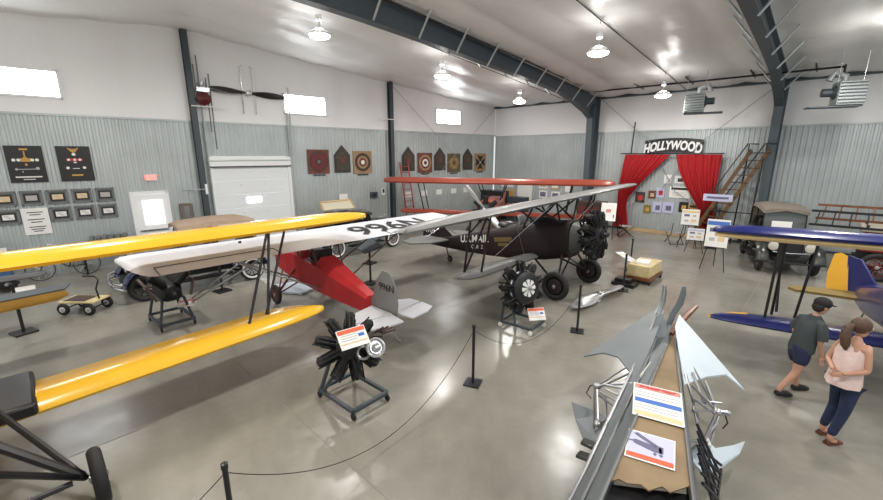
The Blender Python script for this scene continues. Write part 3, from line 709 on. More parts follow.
# ---- yellow biplane at the left, nose towards the mezzanine
t = thing('yellow_biplane', 'glossy yellow biplane with black struts reaching in from the image edge', 'airplane', (-6.2, -.95, 0))
b_ = M(); wing_surface(b_, (-6.98, -6.9, 2.24), (-7.06, 5.2, 2.30), (-1, 0, -.03), 1.3, .15, r=1.1, sweep=.15); b_.build('upper_wing', YELLOW, t)
b_ = M(); wing_surface(b_, (-6.02, -.55, .78), (-6.22, 3.56, .84), (-1, 0, 0), .92, .13, (0, 1), r=.95, sweep=.2); b_.build('lower_wing', YELLOW, t)
b_ = M(); wing_surface(b_, (-6.02, -5.2, .84), (-6.02, -1.4, .78), (-1, 0, 0), .92, .13, (1, 0), r=.95, sweep=.2); b_.build('lower_wing', YELLOW, t)
b_ = M(); b_.box((-6.5, -.66, .85), (1.04, .85, .16)); b_.build('wing_walk', BLACK, t, bevel=.04)
for dy in (0,):
    for a, c_ in (((-7.15, 2.98, 2.28), (-6.40, 2.2, .84)), ((-7.18, 3.02, 2.28), (-6.62, 2.62, .84)), ((-7.75, 3.62, 2.28), (-6.68, 2.6, .84))):
        b_ = M(); strut(b_, a, c_, .024); b_.build('interplane_strut', BLACK, t)
b_ = M(); b_.tube([(-6.62, 2.25, .86), (-6.5, 2.5, .88), (-6.62, 2.62, .87), (-6.75, 2.4, .86)], .022, 6); b_.build('strut_fitting', BLACK, t)
b_ = M(); b_.rings([rr(x, -.95, z, hw, hh) for x, z, hw, hh in ((-3.9, 1.4, .36, .40), (-5.2, 1.38, .42, .48), (-7.2, 1.3, .40, .46), (-9.0, 1.1, .2, .26), (-10.6, 1.02, .05, .12))]); b_.build('fuselage', YELLOW, t)
b_ = M(); b_.prism([(-9.50, -2.3, .98), (-9.50, -2.3, 1.18), (-9.80, .30, 1.2), (-9.80, .36, 1.1), (-9.80, .18, 1.03)], (-.04, 0, 0)); b_.build('tailplane_face', OCHRE, t, smooth=False)
b_ = M(); b_.prism([(-9.50, -2.3, 1.185), (-9.80, .32, 1.205), (-10.2, .42, 1.205), (-10.05, -2.3, 1.185)], (0, 0, .02)); b_.build('tailplane', mat('dark_blue_grey_paint', (.05, .06, .07), .3), t, smooth=False)
b_ = M(); b_.prism([(-9.9, -.95, 1.1), (-10.7, -.95, 1.0), (-10.8, -.95, 1.75), (-10.4, -.95, 1.85)], (0, .04, 0)); b_.build('rudder', YELLOW, t)
for ys in (.10, -1.9):
    wheel(t, (-5.08, ys, .31), (0, 1, 0), .31, .13, BLACK)
    b_ = M(); sgn = 1 if ys > -1 else -1
    for a in ((-5.9, -.95 + .4 * sgn, 1.05), (-4.7, -.95 + .4 * sgn, 1.0)): strut(b_, a, (-5.15, ys - .1 * sgn, .31), .032)
    strut(b_, (-5.35, -.95 + .35 * sgn, .98), (-5.12, ys - .12 * sgn, .36), .045)
    b_.build('landing_gear_strut', BLACK, t)
b_ = M(); strut(b_, (-5.15, -.1, .31), (-5.15, -1.85, .31), .03); b_.build('axle', BLACK, t)

# ---- small red parasol monoplane with silver wing
t = thing('red_parasol_airplane', 'small red airplane with one long silver wing marked 996N above its body', 'airplane', (-8.2, 4.75, 0))
CY = 4.72
def wz(p): return 1.76
b_ = M(); P0, P1 = V((-9.25, 1.0, 1.74)), V((-9.25, 9.1, 1.74))
wing_surface(b_, P0, P1, (1, 0, 0), 1.82, .11, (1, 1), r=.3, sweep=.12); b_.build('wing', SILVERF, t)
for y0, y1 in ((1.35, 3.35), (6.1, 8.5)):
    b_ = M()
    for a, c_ in (((-7.85, y0), (-7.85, y1)), ((-7.85, y0), (-7.45, y0)), ((-7.85, y1), (-7.45, y1))): b_.tube([(a[0], a[1], 1.786 if a[0] < -7.8 else 1.748), (c_[0], c_[1], 1.786 if c_[0] < -7.8 else 1.748)], .008, 4)
    b_.build('aileron_gap', BLACK, t)
def onwing(p, co):
    u_ = (p.x + 9.25) / 1.82; pts = ((0, 0), (.06, .55), (.2, .95), (.45, .85), (.75, .36), (1, 0))
    for (a, f), (c_, g) in zip(pts, pts[1:]):
        if a <= u_ <= c_: zz = f + (g - f) * (u_ - a) / (c_ - a); break
    else: zz = 0
    return V((p.x, p.y, 1.74 + .11 * zz + .014))
text('996N', .78, (-8.05, 6.6, 1.9), (0, 1, 0), (-1, 0, 0), BLACK, t, name='registration_lettering', warp=onwing, sx=1.0, ext=0, bold=.02)
b_ = M(); b_.lathe((-8.6, 3.0, 1.83), (0, 0, 1), [(0, .035), (.04, .03)], 10); b_.build('fuel_cap', BLACK, t)
# box fuselage, nose under the wing, tail towards the mezzanine
b_ = M(); b_.rings([[(x, CY - hw, z0), (x, CY + hw, z0), (x, CY + hw, z1), (x, CY + hw * .55, z1 + rz_), (x, CY - hw * .55, z1 + rz_), (x, CY - hw, z1)] for x, hw, z0, z1, rz_ in
    ((-10.3, .28, .76, 1.20, .10), (-9.6, .33, .66, 1.28, .12), (-8.9, .34, .60, 1.24, .12), (-8.75, .34, .59, 1.20, .02), (-8.25, .33, .56, 1.14, .02), (-8.15, .33, .55, 1.12, .20), (-7.3, .25, .48, .92, .12), (-6.5, .15, .42, .72, .05))])
b_.build('fuselage', RED, t, smooth=False)
b_ = M(); b_.box((-8.5, CY, 1.19), (.46, .50, .05)); b_.build('cockpit_opening', BLACK, t, bevel=.02)
b_ = M(); b_.box((-8.32, CY, 1.30), (.1, .44, .3)); b_.ell((-8.45, CY, 1.27), (.2, .2, .16)); b_.build('seat_back', mat('black_leather', (.015, .012, .01), .4), t, bevel=.02)
b_ = M(); b_.prism([(-8.62, CY - .2, 1.2), (-8.62, CY + .2, 1.2), (-8.66, CY + .16, 1.45), (-8.66, CY - .16, 1.45)], (.012, 0, 0)); b_.build('windscreen', STEEL, t)
for sg in (-1, 1):
    b_ = M(); strut(b_, (-8.95, CY + sg * .3, 1.15), (-8.95, CY + sg * .35, 1.76), .018); strut(b_, (-8.0, CY + sg * .3, 1.1), (-8.35, CY + sg * .35, 1.78), .018); strut(b_, (-8.95, CY + sg * .3, 1.15), (-8.35, CY + sg * .35, 1.78), .014); b_.build('cabane_strut', mat('brown_red_tube', (.12, .02, .015), .4), t)
    b_ = M(); strut(b_, (-8.9, CY + sg * .3, .65), (-8.9, CY + sg * 2.4, 1.74), .018); strut(b_, (-8.0, CY + sg * .28, .62), (-8.1, CY + sg * 2.4, 1.78), .018); b_.build('wing_strut', STEEL if sg < 0 else MATS['brown_red_tube'], t)
    wheel(t, (-9.45, CY + sg * .72, .25), (0, 1, 0), .25, .09, MATS['dark_red_enamel'])
    b_ = M(); strut(b_, (-9.0, CY + sg * .3, .6), (-9.45, CY + sg * .66, .25), .02); strut(b_, (-9.9, CY + sg * .3, .7), (-9.45, CY + sg * .66, .25), .02); strut(b_, (-9.1, CY + sg * .3, .95), (-9.45, CY + sg * .64, .3), .028); b_.build('landing_gear_strut', MATS['brown_red_tube'], t)
radial(t, (-10.45, CY, .95), (-1, 0, 0), .3, 5)
# tail
b_ = M()
b_.prism([(-6.6, CY - .012, .58), (-5.95, CY - .012, .34), (-5.72, CY - .012, .38), (-5.66, CY - .012, .8), (-5.74, CY - .012, 1.18), (-5.92, CY - .012, 1.38), (-6.1, CY - .012, 1.38), (-6.3, CY - .012, 1.15), (-6.42, CY - .012, .8)], (0, .03, 0)); b_.build('tail_fin', SILVERG, t)
text('996N', .15, (-5.98, CY - .018, 1.05), (1, 0, 0), (0, 0, 1), BLACK, t, name='rudder_lettering', ext=.003)
for sg in (-1, 1):
    b_ = M(); b_.prism([(-6.45, CY + sg * .04, .54), (-6.35, CY + sg * .5, .54), (-6.2, CY + sg * .78, .54), (-5.92, CY + sg * .82, .54), (-5.80, CY + sg * .04, .54)][::sg], (0, 0, .03)); b_.build('tailplane', SILVERF, t)
    b_ = M(); b_.prism([(-5.78, CY + sg * .06, .54), (-5.86, CY + sg * .83, .54), (-5.52, CY + sg * .8, .54), (-5.40, CY + sg * .55, .54), (-5.36, CY + sg * .12, .54)][::sg], (0, 0, .03)); b_.build('elevator', SILVERF, t)
b_ = M(); b_.tube([(-6.05, CY, .5), (-5.7, CY, .06), (-5.6, CY, .02)], .02, 6); b_.build('tail_skid', STEEL, t)

# ---- dark mail biplane in the middle, nose to the right
t = thing('mail_biplane', 'dark maroon biplane with grey wings and white mail lettering in the middle of the hall', 'airplane', (-6.5, 9.95, 0))
CY = 9.98
b_ = M(); wing_surface(b_, (-4.56, 4.05, 2.44), (-4.98, 15.5, 2.56), (-1, 0, -.19), 1.45, .13, r=2.0, sweep=.03); b_.build('upper_wing', SILVERG, t)
b_ = M(); wing_surface(b_, (-5.5, 6.75, .86), (-5.45, 9.6, .88), (-1, 0, -.2), 1.0, .12, (1, 0), r=.4, sweep=.4); b_.build('lower_wing', SILVERG, t)
b_ = M(); wing_surface(b_, (-5.45, 10.4, .88), (-5.45, 13.4, .90), (-1, 0, -.2), 1.0, .12, (0, 1), r=.6, sweep=.4); b_.build('lower_wing', SILVERG, t)
b_ = M()
for k in range(16): b_.box((-5.72, 7.0 + k * .16, .895), (.24, .02, .012), R=Mx.Rotation(0, 3, 'Z'))
b_.build('wing_rib', mat('bright_silver', (.72, .72, .72), .35, .3), t)
fus = ((-4.62, 1.45, .42, .49), (-5.4, 1.30, .44, .54), (-6.3, 1.15, .42, .52), (-7.2, .98, .36, .42), (-8.2, .82, .27, .31), (-9.2, .68, .15, .19), (-10.0, .60, .05, .12))
b_ = M(); b_.rings([rr(x, CY, z, hw, hh, 20, .5) for x, z, hw, hh in fus]); b_.build('fuselage', MAROON, t)
b_ = M(); b_.rings([rr(x, CY, z, hw, hh, 20, .7) for x, z, hw, hh in ((-4.05, 1.60, .15, .15), (-4.3, 1.56, .25, .27), (-4.62, 1.49, .37, .42))]); b_.build('nose_cowl', mat('dull_aluminium', (.085, .09, .085), .5, .3), t)
b_ = M(); b_.ell((-5.5, CY, 1.78), (.5, .30, .16)); b_.build('cockpit_coaming', BLACK, t)
b_ = M(); b_.ell((-6.75, CY, 1.56), (.34, .24, .12)); b_.build('rear_cockpit_coaming', BLACK, t)
b_ = M(); b_.prism([(-6.2, CY - .24, 1.66), (-6.2, CY + .24, 1.66), (-6.32, CY + .18, 1.92), (-6.32, CY - .18, 1.92)], (.012, 0, 0)); b_.build('windscreen', mat('clear_screen', (.6, .62, .64), .1), t)
radial(t, (-4.1, CY, 1.62), (1, 0, .12), .66, 11, BLACKM, hub=BLACKM, ring=STEEL, core=BLACKM, snout=.42)
for sg in (-1, 1):
    wheel(t, (-4.6, CY + sg * .98, .37), (0, 1, 0), .37, .15, MAROON)
    b_ = M(); strut(b_, (-4.75, CY + sg * .4, 1.05), (-4.6, CY + sg * .9, .37), .03); strut(b_, (-5.6, CY + sg * .4, .85), (-4.6, CY + sg * .9, .37), .03); strut(b_, (-4.75, CY - sg * .1, .95), (-4.6, CY + sg * .9, .37), .022); b_.build('landing_gear_strut', BLACK, t)
    b_ = M(); y = CY + sg * 2.75
    for a, c_ in (((-5.33, 2.42), (-5.6, .86)), ((-5.92, 2.26), (-6.12, .80)), ((-5.38, 2.42), (-6.1, .82))):
        q = M(); strut(q, (a[0], y, a[1]), (c_[0], y, c_[1]), .026); q.build('interplane_strut', BLACK, t)
    q = M(); strut(q, (-5.0, y - sg * .3, 2.42), (-5.75, CY + sg * .6, .86), .006); strut(q, (-5.0, CY + sg * .5, 2.42), (-5.75, y, .86), .006); q.build('bracing_wire', STEEL, t)
    for a, c_ in (((-4.9, 1.9), (-4.9, 2.42)), ((-4.9, 1.9), (-5.6, 2.30)), ((-5.6, 1.8), (-5.0, 2.42)), ((-6.0, 1.62), (-5.55, 2.30)), ((-5.6, 1.8), (-6.05, 2.2))):
        q = M(); strut(q, (a[0], CY + sg * .36, a[1]), (c_[0], CY + sg * .62, c_[1]), .026); q.build('cabane_strut', BLACK, t)
    q = M(); q.prism([(-9.0, CY + sg * .1, .78), (-9.1, CY + sg * 1.0, .78), (-9.5, CY + sg * 1.5, .78), (-9.95, CY + sg * 1.4, .78), (-10.2, CY + sg * .8, .78), (-10.1, CY + sg * .1, .78)][::sg], (0, 0, .035)); q.build('tailplane', SILVERG, t)
    q = M(); strut(q, (-9.5, CY + sg * .1, 1.15), (-9.6, CY + sg * .9, .8), .012); q.build('tail_brace', STEEL, t)
b_ = M(); b_.prism([(-8.85, CY - .015, .84), (-9.5, CY - .015, 1.28), (-9.7, CY - .015, 1.36), (-9.85, CY - .015, 1.3), (-9.85, CY - .015, .62)], (0, .03, 0)); b_.build('tail_fin', MAROON, t)
b_ = M(); b_.prism([(-9.87, CY - .015, .5), (-9.87, CY - .015, 1.32), (-10.1, CY - .015, 1.34), (-10.38, CY - .015, 1.1), (-10.42, CY - .015, .75), (-10.2, CY - .015, .5)], (0, .03, 0)); b_.build('rudder', MAROON, t)
text('4709', .19, (-10.05, CY - .02, .98), (1, 0, 0), (0, 0, 1), PAPER, t, name='rudder_lettering', ext=.003)
def onfus(p, co):
    for (x1, z1, w1, h1), (x2, z2, w2, h2) in zip(fus, fus[1:]):
        if x2 <= p.x <= x1: f = (x1 - p.x) / (x1 - x2); hw = w1 + (w2 - w1) * f; break
    return V((p.x, CY - hw - .012, p.z))
text('U.S.MAIL', .235, (-7.8, 9.5, 1.03), (1, 0, .16), (0, 0, 1), PAPER, t, name='mail_lettering', warp=onfus, ext=0, bold=.008)
text('CAR  2', .12, (-7.66, 9.5, .80), (1, 0, .14), (0, 0, 1), PAPER, t, name='car_number_lettering', warp=onfus, ext=0)
b_ = M(); b_.box((-6.62, CY - .425, 1.20), (.62, .02, .13), R=Mx.Rotation(-.15, 3, 'Y')); b_.box((-6.62, CY - .42, 1.05), (.34, .02, .1), R=Mx.Rotation(-.15, 3, 'Y')); b_.build('wing_emblem', mat('dull_gold', (.14, .10, .03), .5), t)
wheel(t, (-9.1, CY, .11), (0, 1, 0), .11, .06, BLACK, name='tail_wheel')
b_ = M(); strut(b_, (-9.3, CY, .6), (-9.1, CY - .05, .12), .02); b_.build('tail_wheel_strut', BLACK, t)

# ---- orange-red biplane behind it, turned towards the camera
ang = math.atan2(16.2 - 11.5, -5.95 - -14.65)
t = thing('orange_biplane', 'long winged orange red biplane parked behind the mail plane before the back wall', 'airplane', (-10.3, 13.85, 0), ang, local=True)
# local x along the span, nose towards -y
b_ = M(); wing_surface(b_, (-4.95, -.2, 2.46), (4.9, -.2, 2.46), (0, 1, 0), 1.35, .2, r=.6, sweep=.3); b_.build('upper_wing', ORANGE, t)
for sg in (-1, 1):
    b_ = M(); wing_surface(b_, (sg * 4.3 if sg < 0 else .35, .15, 1.08), (-.35 if sg < 0 else 4.3, .15, 1.08), (0, 1, 0), 1.15, .12, (sg < 0, sg > 0), r=.5, sweep=.3); b_.build('lower_wing', ORANGE, t)
    for y0, y1 in ((.1, .4), (.9, 1.1)):
        q = M(); strut(q, (sg * 3.3, y0, 2.46), (sg * 3.1, y1, 1.12), .025); q.build('interplane_strut', BLACK, t)
        q = M(); strut(q, (sg * .6, y0, 2.46), (sg * .35, y1, 1.7), .022); q.build('cabane_strut', BLACK, t)
    wheel(t, (sg * .85, -.5, .33), (1, 0, 0), .33, .12, ORANGE)
    q = M(); strut(q, (sg * .3, -.7, .95), (sg * .8, -.5, .33), .03); strut(q, (sg * .3, .3, .95), (sg * .8, -.5, .33), .03); q.build('landing_gear_strut', BLACK, t)
    q = M(); q.prism([(sg * .05, 4.6, .95), (sg * 1.2, 4.75, .95), (sg * 1.3, 5.4, .95), (sg * .05, 5.45, .95)][::-sg], (0, 0, .04)); q.build('tailplane', ORANGE, t)
b_ = M(); b_.rings([rr(0, y, z, hw, hh, 16, .6, 'y') for y, z, hw, hh in ((-1.2, 1.42, .36, .38), (0, 1.4, .42, .46), (1.5, 1.35, .40, .42), (3.5, 1.15, .2, .25), (5.3, .98, .05, .12))]); b_.build('fuselage', ORANGE, t)
b_ = M(); b_.prism([(-.02, 4.6, 1.05), (-.02, 5.0, 1.75), (-.02, 5.6, 1.7), (-.02, 5.6, .8), (-.02, 5.2, .8)], (.04, 0, 0)); b_.build('rudder', ORANGE, t)
radial(t, (0, -1.35, 1.5), (0, -1, 0), .56, 7, BLACKM, hub=STEEL)
b_ = M(); rs = []
for q in range(17):
    a = -1.1 + 2.2 * q / 16; wd = .045 + .07 * math.sin(PI * min(1, abs(a) / 1.15)); tw = .35 + .5 * (1 - abs(a)) * 1
    u_ = V((math.cos(-.86), 0, math.sin(-.86))); n_ = V((0, 1, 0)); v_ = u_.cross(n_); tw *= (1 if a > 0 else -1)
    e1 = v_ * math.cos(tw) + n_ * math.sin(tw); e2 = n_ * math.cos(tw) - v_ * math.sin(tw)
    rs.append([V((0, -1.78, 1.62)) + u_ * a + e1 * wd * math.cos(p) + e2 * .02 * math.sin(p) for p in (2 * PI * j / 10 for j in range(10))])
b_.rings(rs); b_.build('propeller', mat('polished_aluminium', (.82, .82, .82), .25, .6), t)
wheel(t, (0, 5.2, .1), (1, 0, 0), .1, .05, BLACK, name='tail_wheel'); b_ = M(); strut(b_, (0, 5.0, .95), (0, 5.2, .12), .02); b_.build('tail_wheel_strut', BLACK, t)

# ---- small blue and yellow biplane at the right
t = thing('blue_biplane', 'small deep blue biplane with golden yellow tips and rudder beside the walking people', 'airplane', (1.5, 9.0, 0), math.radians(13), local=True)
b_ = M(); wing_surface(b_, (-2.9, -.12, 2.34), (2.9, -.12, 2.34), (0, 1, -.17), 1.25, .14, r=.9, sweep=.3); b_.build('upper_wing', BLUE, t)
b_ = M(); wing_surface(b_, (-2.86, -.07, 2.245), (2.86, -.07, 2.245), (0, 1, -.17), 1.18, .13, r=.9, sweep=.3); b_.build('underside_panel', CREAM, t)
for sg in (-1, 1):
    a, c_ = ((-2.75, -.35), (-.4, -.35)) if sg < 0 else ((.4, -.35), (2.75, -.35))
    b_ = M(); wing_surface(b_, (a[0], a[1] + .25, .72), (c_[0], c_[1] + .25, .74), (0, 1, -.06), .9, .12, (sg < 0, sg > 0), r=1.3, sweep=.12); b_.build('lower_wing', BLUE, t)
    b_ = M(); q = (sg * 2.76, -.02); b_.rings([[(sg * (2.79 - s_), .02 + w_ * .3, .712 + h_), (sg * (2.79 - s_), .02 + w_ * 1.5, .705 + h_), (sg * (2.79 - s_), .02 + w_ * .9, .755 + h_)] for s_, w_, h_ in ((0, .02, -.01), (.15, .16, .0), (.4, .30, .018), (.62, .34, .028))]); b_.build('wing_tip', YEL2, t)
    for x0, y0, x1, y1 in ((-1.92, .25, -1.95, .2), (-1.85, .25, -1.82, .45), (-1.78, .95, -1.72, .65), (-1.38, .5, -1.5, .45)):
        q = M(); strut(q, (-sg * x0, y0, 2.27 - .17 * y0), (-sg * x1, y1, .8), .022); q.build('interplane_strut', BLACK, t)
    q = M(); q.prism([(sg * .08, 2.25, .78), (sg * 1.15, 2.35, .78), (sg * 1.25, 2.5, .78), (sg * 1.1, 2.75, .78), (sg * .08, 2.8, .78)][::-sg], (0, 0, .05)); q.build('tailplane', mat('olive_yellow', (.22, .15, .04), .5), t)
    wheel(t, (sg * .6, -1.25, .25), (1, 0, 0), .25, .1, BLUE)
    q = M(); strut(q, (sg * .3, -1.4, .82), (sg * .57, -1.25, .25), .03); strut(q, (sg * .3, -.7, .75), (sg * .57, -1.25, .25), .03); q.build('landing_gear_strut', BLACK, t)
b_ = M(); b_.rings([rr(0, y, z, hw, hh, 16, .6, 'y') for y, z, hw, hh in ((-1.5, 1.15, .34, .34), (-.5, 1.15, .38, .42), (.8, 1.1, .36, .40), (2.0, .90, .26, .30), (3.0, .78, .1, .17))]); b_.build('fuselage', BLUE, t)
b_ = M(); b_.prism([(.04, 2.0, .95), (-.10, 2.95, 1.48), (-.26, 3.13, 1.52), (-.2, 2.95, .66), (0, 2.7, .7)], (.04, 0, 0)); b_.build('tail_fin', BLUE, t)
rp = [(-.20, 2.95, .70), (-.27, 3.15, 1.50), (-.36, 3.2, 1.55), (-.43, 3.3, 1.5), (-.47, 3.33, 1.1), (-.46, 3.3, .74), (-.36, 3.15, .66)]
b_ = M(); b_.prism(rp, (.02, -.03, 0)); b_.build('rudder', YEL2, t)
wheel(t, (0, 2.75, .12), (1, 0, 0), .12, .06, STEEL, name='tail_wheel')
b_ = M(); strut(b_, (0, 2.4, .7), (.02, 2.75, .14), .02); b_.build('tail_wheel_strut', STEEL, t)
radial(t, (0, -1.7, 1.18), (0, -1, 0), .4, 7)
# ================================================================= vehicles
def arc_fender(mm, c, R, w, a0, a1, th=.02, tail=0):
    """fender in the x-z plane around c, width w along y"""
    rs = []
    for i in range(15):
        a = a0 + (a1 - a0) * i / 14; ca, sa = math.cos(a), math.sin(a); R1 = R + tail * (i / 14) ** 2
        ring = []
        for k, (dy, dr) in enumerate(((-.5, -.04), (-.3, .01), (0, .035), (.3, .01), (.5, -.04), (.5, -.06), (.3, -.02), (0, .005), (-.3, -.02), (-.5, -.06))):
            ring.append((c[0] + (R1 + dr) * ca, c[1] + dy * w, c[2] + (R1 + dr) * sa))
        rs.append(ring)
    return mm.rings(rs)
def antique_car(label, loc, rz, paint, top, topz=1.75, white=False, open_top=False, rimm=None, name='antique_car', cat='car'):
    """nose towards +x"""
    t = thing(name, label, cat, (0, 0, 0), rz, local=True)
    R = .36; rimm = rimm or BLACK; fx, rx, tw = 1.35, -1.25, .68
    b_ = M(); b_.box((.0, 0, .46), (3.5, .8, .14)); b_.build('chassis', BLACKM, t)
    b_ = M(); b_.rings([rr(x, 0, z, hw, hh, 16, .45) for x, z, hw, hh in ((-1.75, .82, .5, .28), (-1.5, .85, .62, .33), (-.3, .85, .64, .32), (.35, .87, .56, .31))]); b_.build('body', paint, t)
    b_ = M(); b_.rings([rr(x, 0, z, hw, hh, 16, .6) for x, z, hw, hh in ((.35, .88, .48, .32), (.8, .86, .40, .30), (1.45, .84, .30, .28))]); b_.build('hood', paint, t)
    b_ = M(); b_.rings([rr(x, 0, .84, .31, .31, 16, .55) for x in (1.45, 1.54)]); rad = b_.build('radiator_shell', CHROME if white else BLACKM, t)
    b_ = M(); b_.box((1.545, 0, .83), (.02, .5, .48)); b_.build('radiator_core', BLACK, rad); M().ell((1.5, 0, 1.18), (.04, .04, .06)).build('radiator_cap', CHROME, rad)
    for sg in (-1, 1):
        b_ = M(); arc_fender(b_, (fx, sg * tw, R), R + .08, .30, .15, PI - .35, tail=.25); b_.build('front_fender', paint, t)
        b_ = M(); arc_fender(b_, (rx, sg * tw, R), R + .08, .30, PI - .05, .35, tail=.12); b_.build('rear_fender', paint, t)
        b_ = M(); b_.box((.05, sg * .72, .36), (1.5, .26, .04)); b_.build('running_board', BLACKM, t)
        for x in (fx, rx): wheel(t, (x, sg * tw, R), (0, 1, 0), R, .14, rimm, white=white and (x == rx or paint is CARBLK), spokes=10)
        b_ = M(); b_.lathe((1.62, sg * .44, .88), (1, 0, 0), [(-.18, .03), (-.08, .12), (.0, .15), (.03, .14)], 18); hl = b_.build('headlamp', CHROME, t)
        M().lathe((1.65, sg * .44, .88), (1, 0, 0), [(0, .13), (.02, .08)], 16).build('lens', mat('lamp_glass', (.55, .52, .45), .15), hl)
    b_ = M(); b_.tube([(1.6, -.44, .7), (1.55, 0, .66), (1.6, .44, .7)], .02, 6); b_.build('headlamp_bar', CHROME, t)
    b_ = M()
    b_.tube([(1.78, -.82, .42), (1.94, -.5, .44), (1.98, 0, .44), (1.94, .5, .44), (1.78, .82, .42)], .032, 8)
    if white: b_.tube([(1.78, -.82, .54), (1.94, -.5, .55), (1.98, 0, .55), (1.94, .5, .55), (1.78, .82, .54)], .028, 8)
    b_.tube([(1.5, -.35, .46), (1.95, -.35, .46)], .02, 6); b_.tube([(1.5, .35, .46), (1.95, .35, .46)], .02, 6); b_.build('bumper', CHROME if white else BLACKM, t)
    fr = M()
    for sg in (-1, 1): fr.tube([(.42, sg * .55, 1.12), (.30, sg * .55, topz - .06)], .022, 6)
    fr.tube([(.30, -.55, topz - .07), (.30, .55, topz - .07)], .022, 6); fr.tube([(.42, -.55, 1.14), (.42, .55, 1.14)], .022, 6); ws = fr.build('windshield_frame', BLACKM, t)
    M().prism([(.41, -.54, 1.15), (.41, .54, 1.15), (.31, .54, topz - .1), (.31, -.54, topz - .1)], (.008, 0, 0)).build('windshield', mat('windshield_glass', (.10, .11, .11), .08), ws)
    b_ = M()
    rs = []
    for x, dz, hw in ((.45, -.06, .60), (.3, -.01, .62), (-.5, .04, .63), (-1.2, .02, .62), (-1.55, -.08, .58)):
        rs.append([(x, -hw, topz + dz - .12), (x, -hw * .92, topz + dz - .02), (x, -hw * .5, topz + dz + .04), (x, hw * .5, topz + dz + .04), (x, hw * .92, topz + dz - .02), (x, hw, topz + dz - .12), (x, hw * .9, topz + dz - .13), (x, 0, topz + dz - .02), (x, -hw * .9, topz + dz - .13)])
    b_.rings(rs); b_.build('folding_top', top, t)
    if not open_top:
        b_ = M(); b_.rings([[(-1.5, -.56, 1.1), (-1.5, .56, 1.1), (-1.52, .56, topz - .12), (-1.52, -.56, topz - .12)], [(-1.4, -.56, 1.1), (-1.4, .56, 1.1), (-1.42, .56, topz - .12), (-1.42, -.56, topz - .12)]]); b_.build('rear_curtain', top, t)
    for sg in (-1, 1):
        for x in (-.45, -1.4): M().tube([(x, sg * .57, 1.12), (x, sg * .58, topz - .1)], .018, 6).build('top_bow', BLACKM, t)
    for x in (-.15, -1.05):
        b_ = M(); b_.box((x, 0, 1.02), (.5, 1.05, .14)); b_.box((x - .26, 0, 1.25), (.12, 1.05, .42)); b_.build('bench_seat', MATS['black_leather'], t, bevel=.04)
    b_ = M(); b_.torus((.22, .28, 1.26), (.6, 0, .8), .18, .014, 20, 6); b_.tube([(.22, .28, 1.26), (.42, .28, 1.05)], .015, 6); b_.build('steering_wheel', BLACK, t)
    t.location = loc; return t
antique_car('navy blue antique car with tan cloth top behind the silver wing', (-12.65, 3.2, 0), -PI / 2 - .04, NAVY, TANTOP, 1.80, white=True, rimm=BLACK)
c_ = antique_car('black antique convertible with whitewall tyres parked behind the wing numbers', (-13.0, 8.75, 0), PI / 2 + .03, CARBLK, CARBLK, 1.55, white=True, rimm=mat('grey_wheel', (.3, .3, .32), .4), open_top=True)
antique_car('dark olive antique car with taupe canvas top beyond the blue wing', (-.95, 17.5, 0), math.radians(-74), OLIVE, TAUPE, 1.92, white=False)
o = M().box((-.86, 16.35, 1.40), (.50, .03, .36), rz=math.radians(16)); tag(o.build('windshield_notice', PAPER, None, org=(-.86, 16.35, 1.2)), 'pale paper notice propped before the windshield of the olive antique car', 'notice')

# fire truck behind the blue airplane
t = thing('fire_truck', 'dark red antique fire truck at the right edge behind the blue airplane', 'truck', (2.9, 17.6, 0))
_n0 = set(bpy.data.objects.keys())
M().box((3.7, 17.6, .72), (4.6, 1.1, .18)).build('chassis', BLACKM, t)
M().box((2.75, 17.6, 1.12), (2.5, 1.35, .6)).build('hose_body', TRUCKRED, t, bevel=.04)
M().box((2.75, 17.6, 1.47), (2.55, 1.4, .1)).build('side_rail', mat('cream_paint', (.6, .55, .42), .4), t, bevel=.02)
M().box((2.6, 16.9, 1.15), (1.6, .03, .14)).build('gold_stripe', GOLD, t)
M().rings([rr(x, 17.6, 1.2, hw, hh, 16, .5) for x, hw, hh in ((4.1, .55, .4), (4.8, .5, .38), (6.0, .36, .34))]).build('hood', TRUCKRED, t)
for x in (1.95, 5.4):
    for y in (16.85, 18.35): wheel(t, (x, y, .42), (0, 1, 0), .42, .15, TRUCKRED, spokes=12)
M().box((1.2, 17.6, .8), (.5, 1.2, .06)).build('rear_step', STEEL, t)
b_ = M()
for y in (17.05, 18.0): b_.tube([(1.6, y, 1.35), (1.6, y, 1.6)], .03, 6); b_.tube([(4.0, y, 1.35), (4.0, y, 1.6)], .03, 6)
b_.build('ladder_bracket', BLACK, t)
for k, (y, z, m_, lb) in enumerate(((16.9, 1.72, BLACK, 'black long ladder lying on top of the fire truck, nearest and lowest'), (17.5, 1.86, WOOD, 'dark wooden long ladder on the fire truck behind the black one'))):
    b_ = M()
    for dz in (-.2, .2): b_.box((2.75 + .12 * k, y + dz * .5, z + dz), (4.9, .04, .07))
    for i in range(13): b_.tube([(.45 + .12 * k + i * .37, y - .1, z - .2), (.5 + .12 * k + i * .35, y + .1, z + .2)], .018, 6)
    tag(b_.build('truck_ladder', m_, None, org=(2.6, y, z)), lb, 'ladder')

for o in [bpy.data.objects[k] for k in bpy.data.objects.keys() if k not in _n0]:
    if o.parent is None or o.parent.name == t.name: o.location.x -= .55
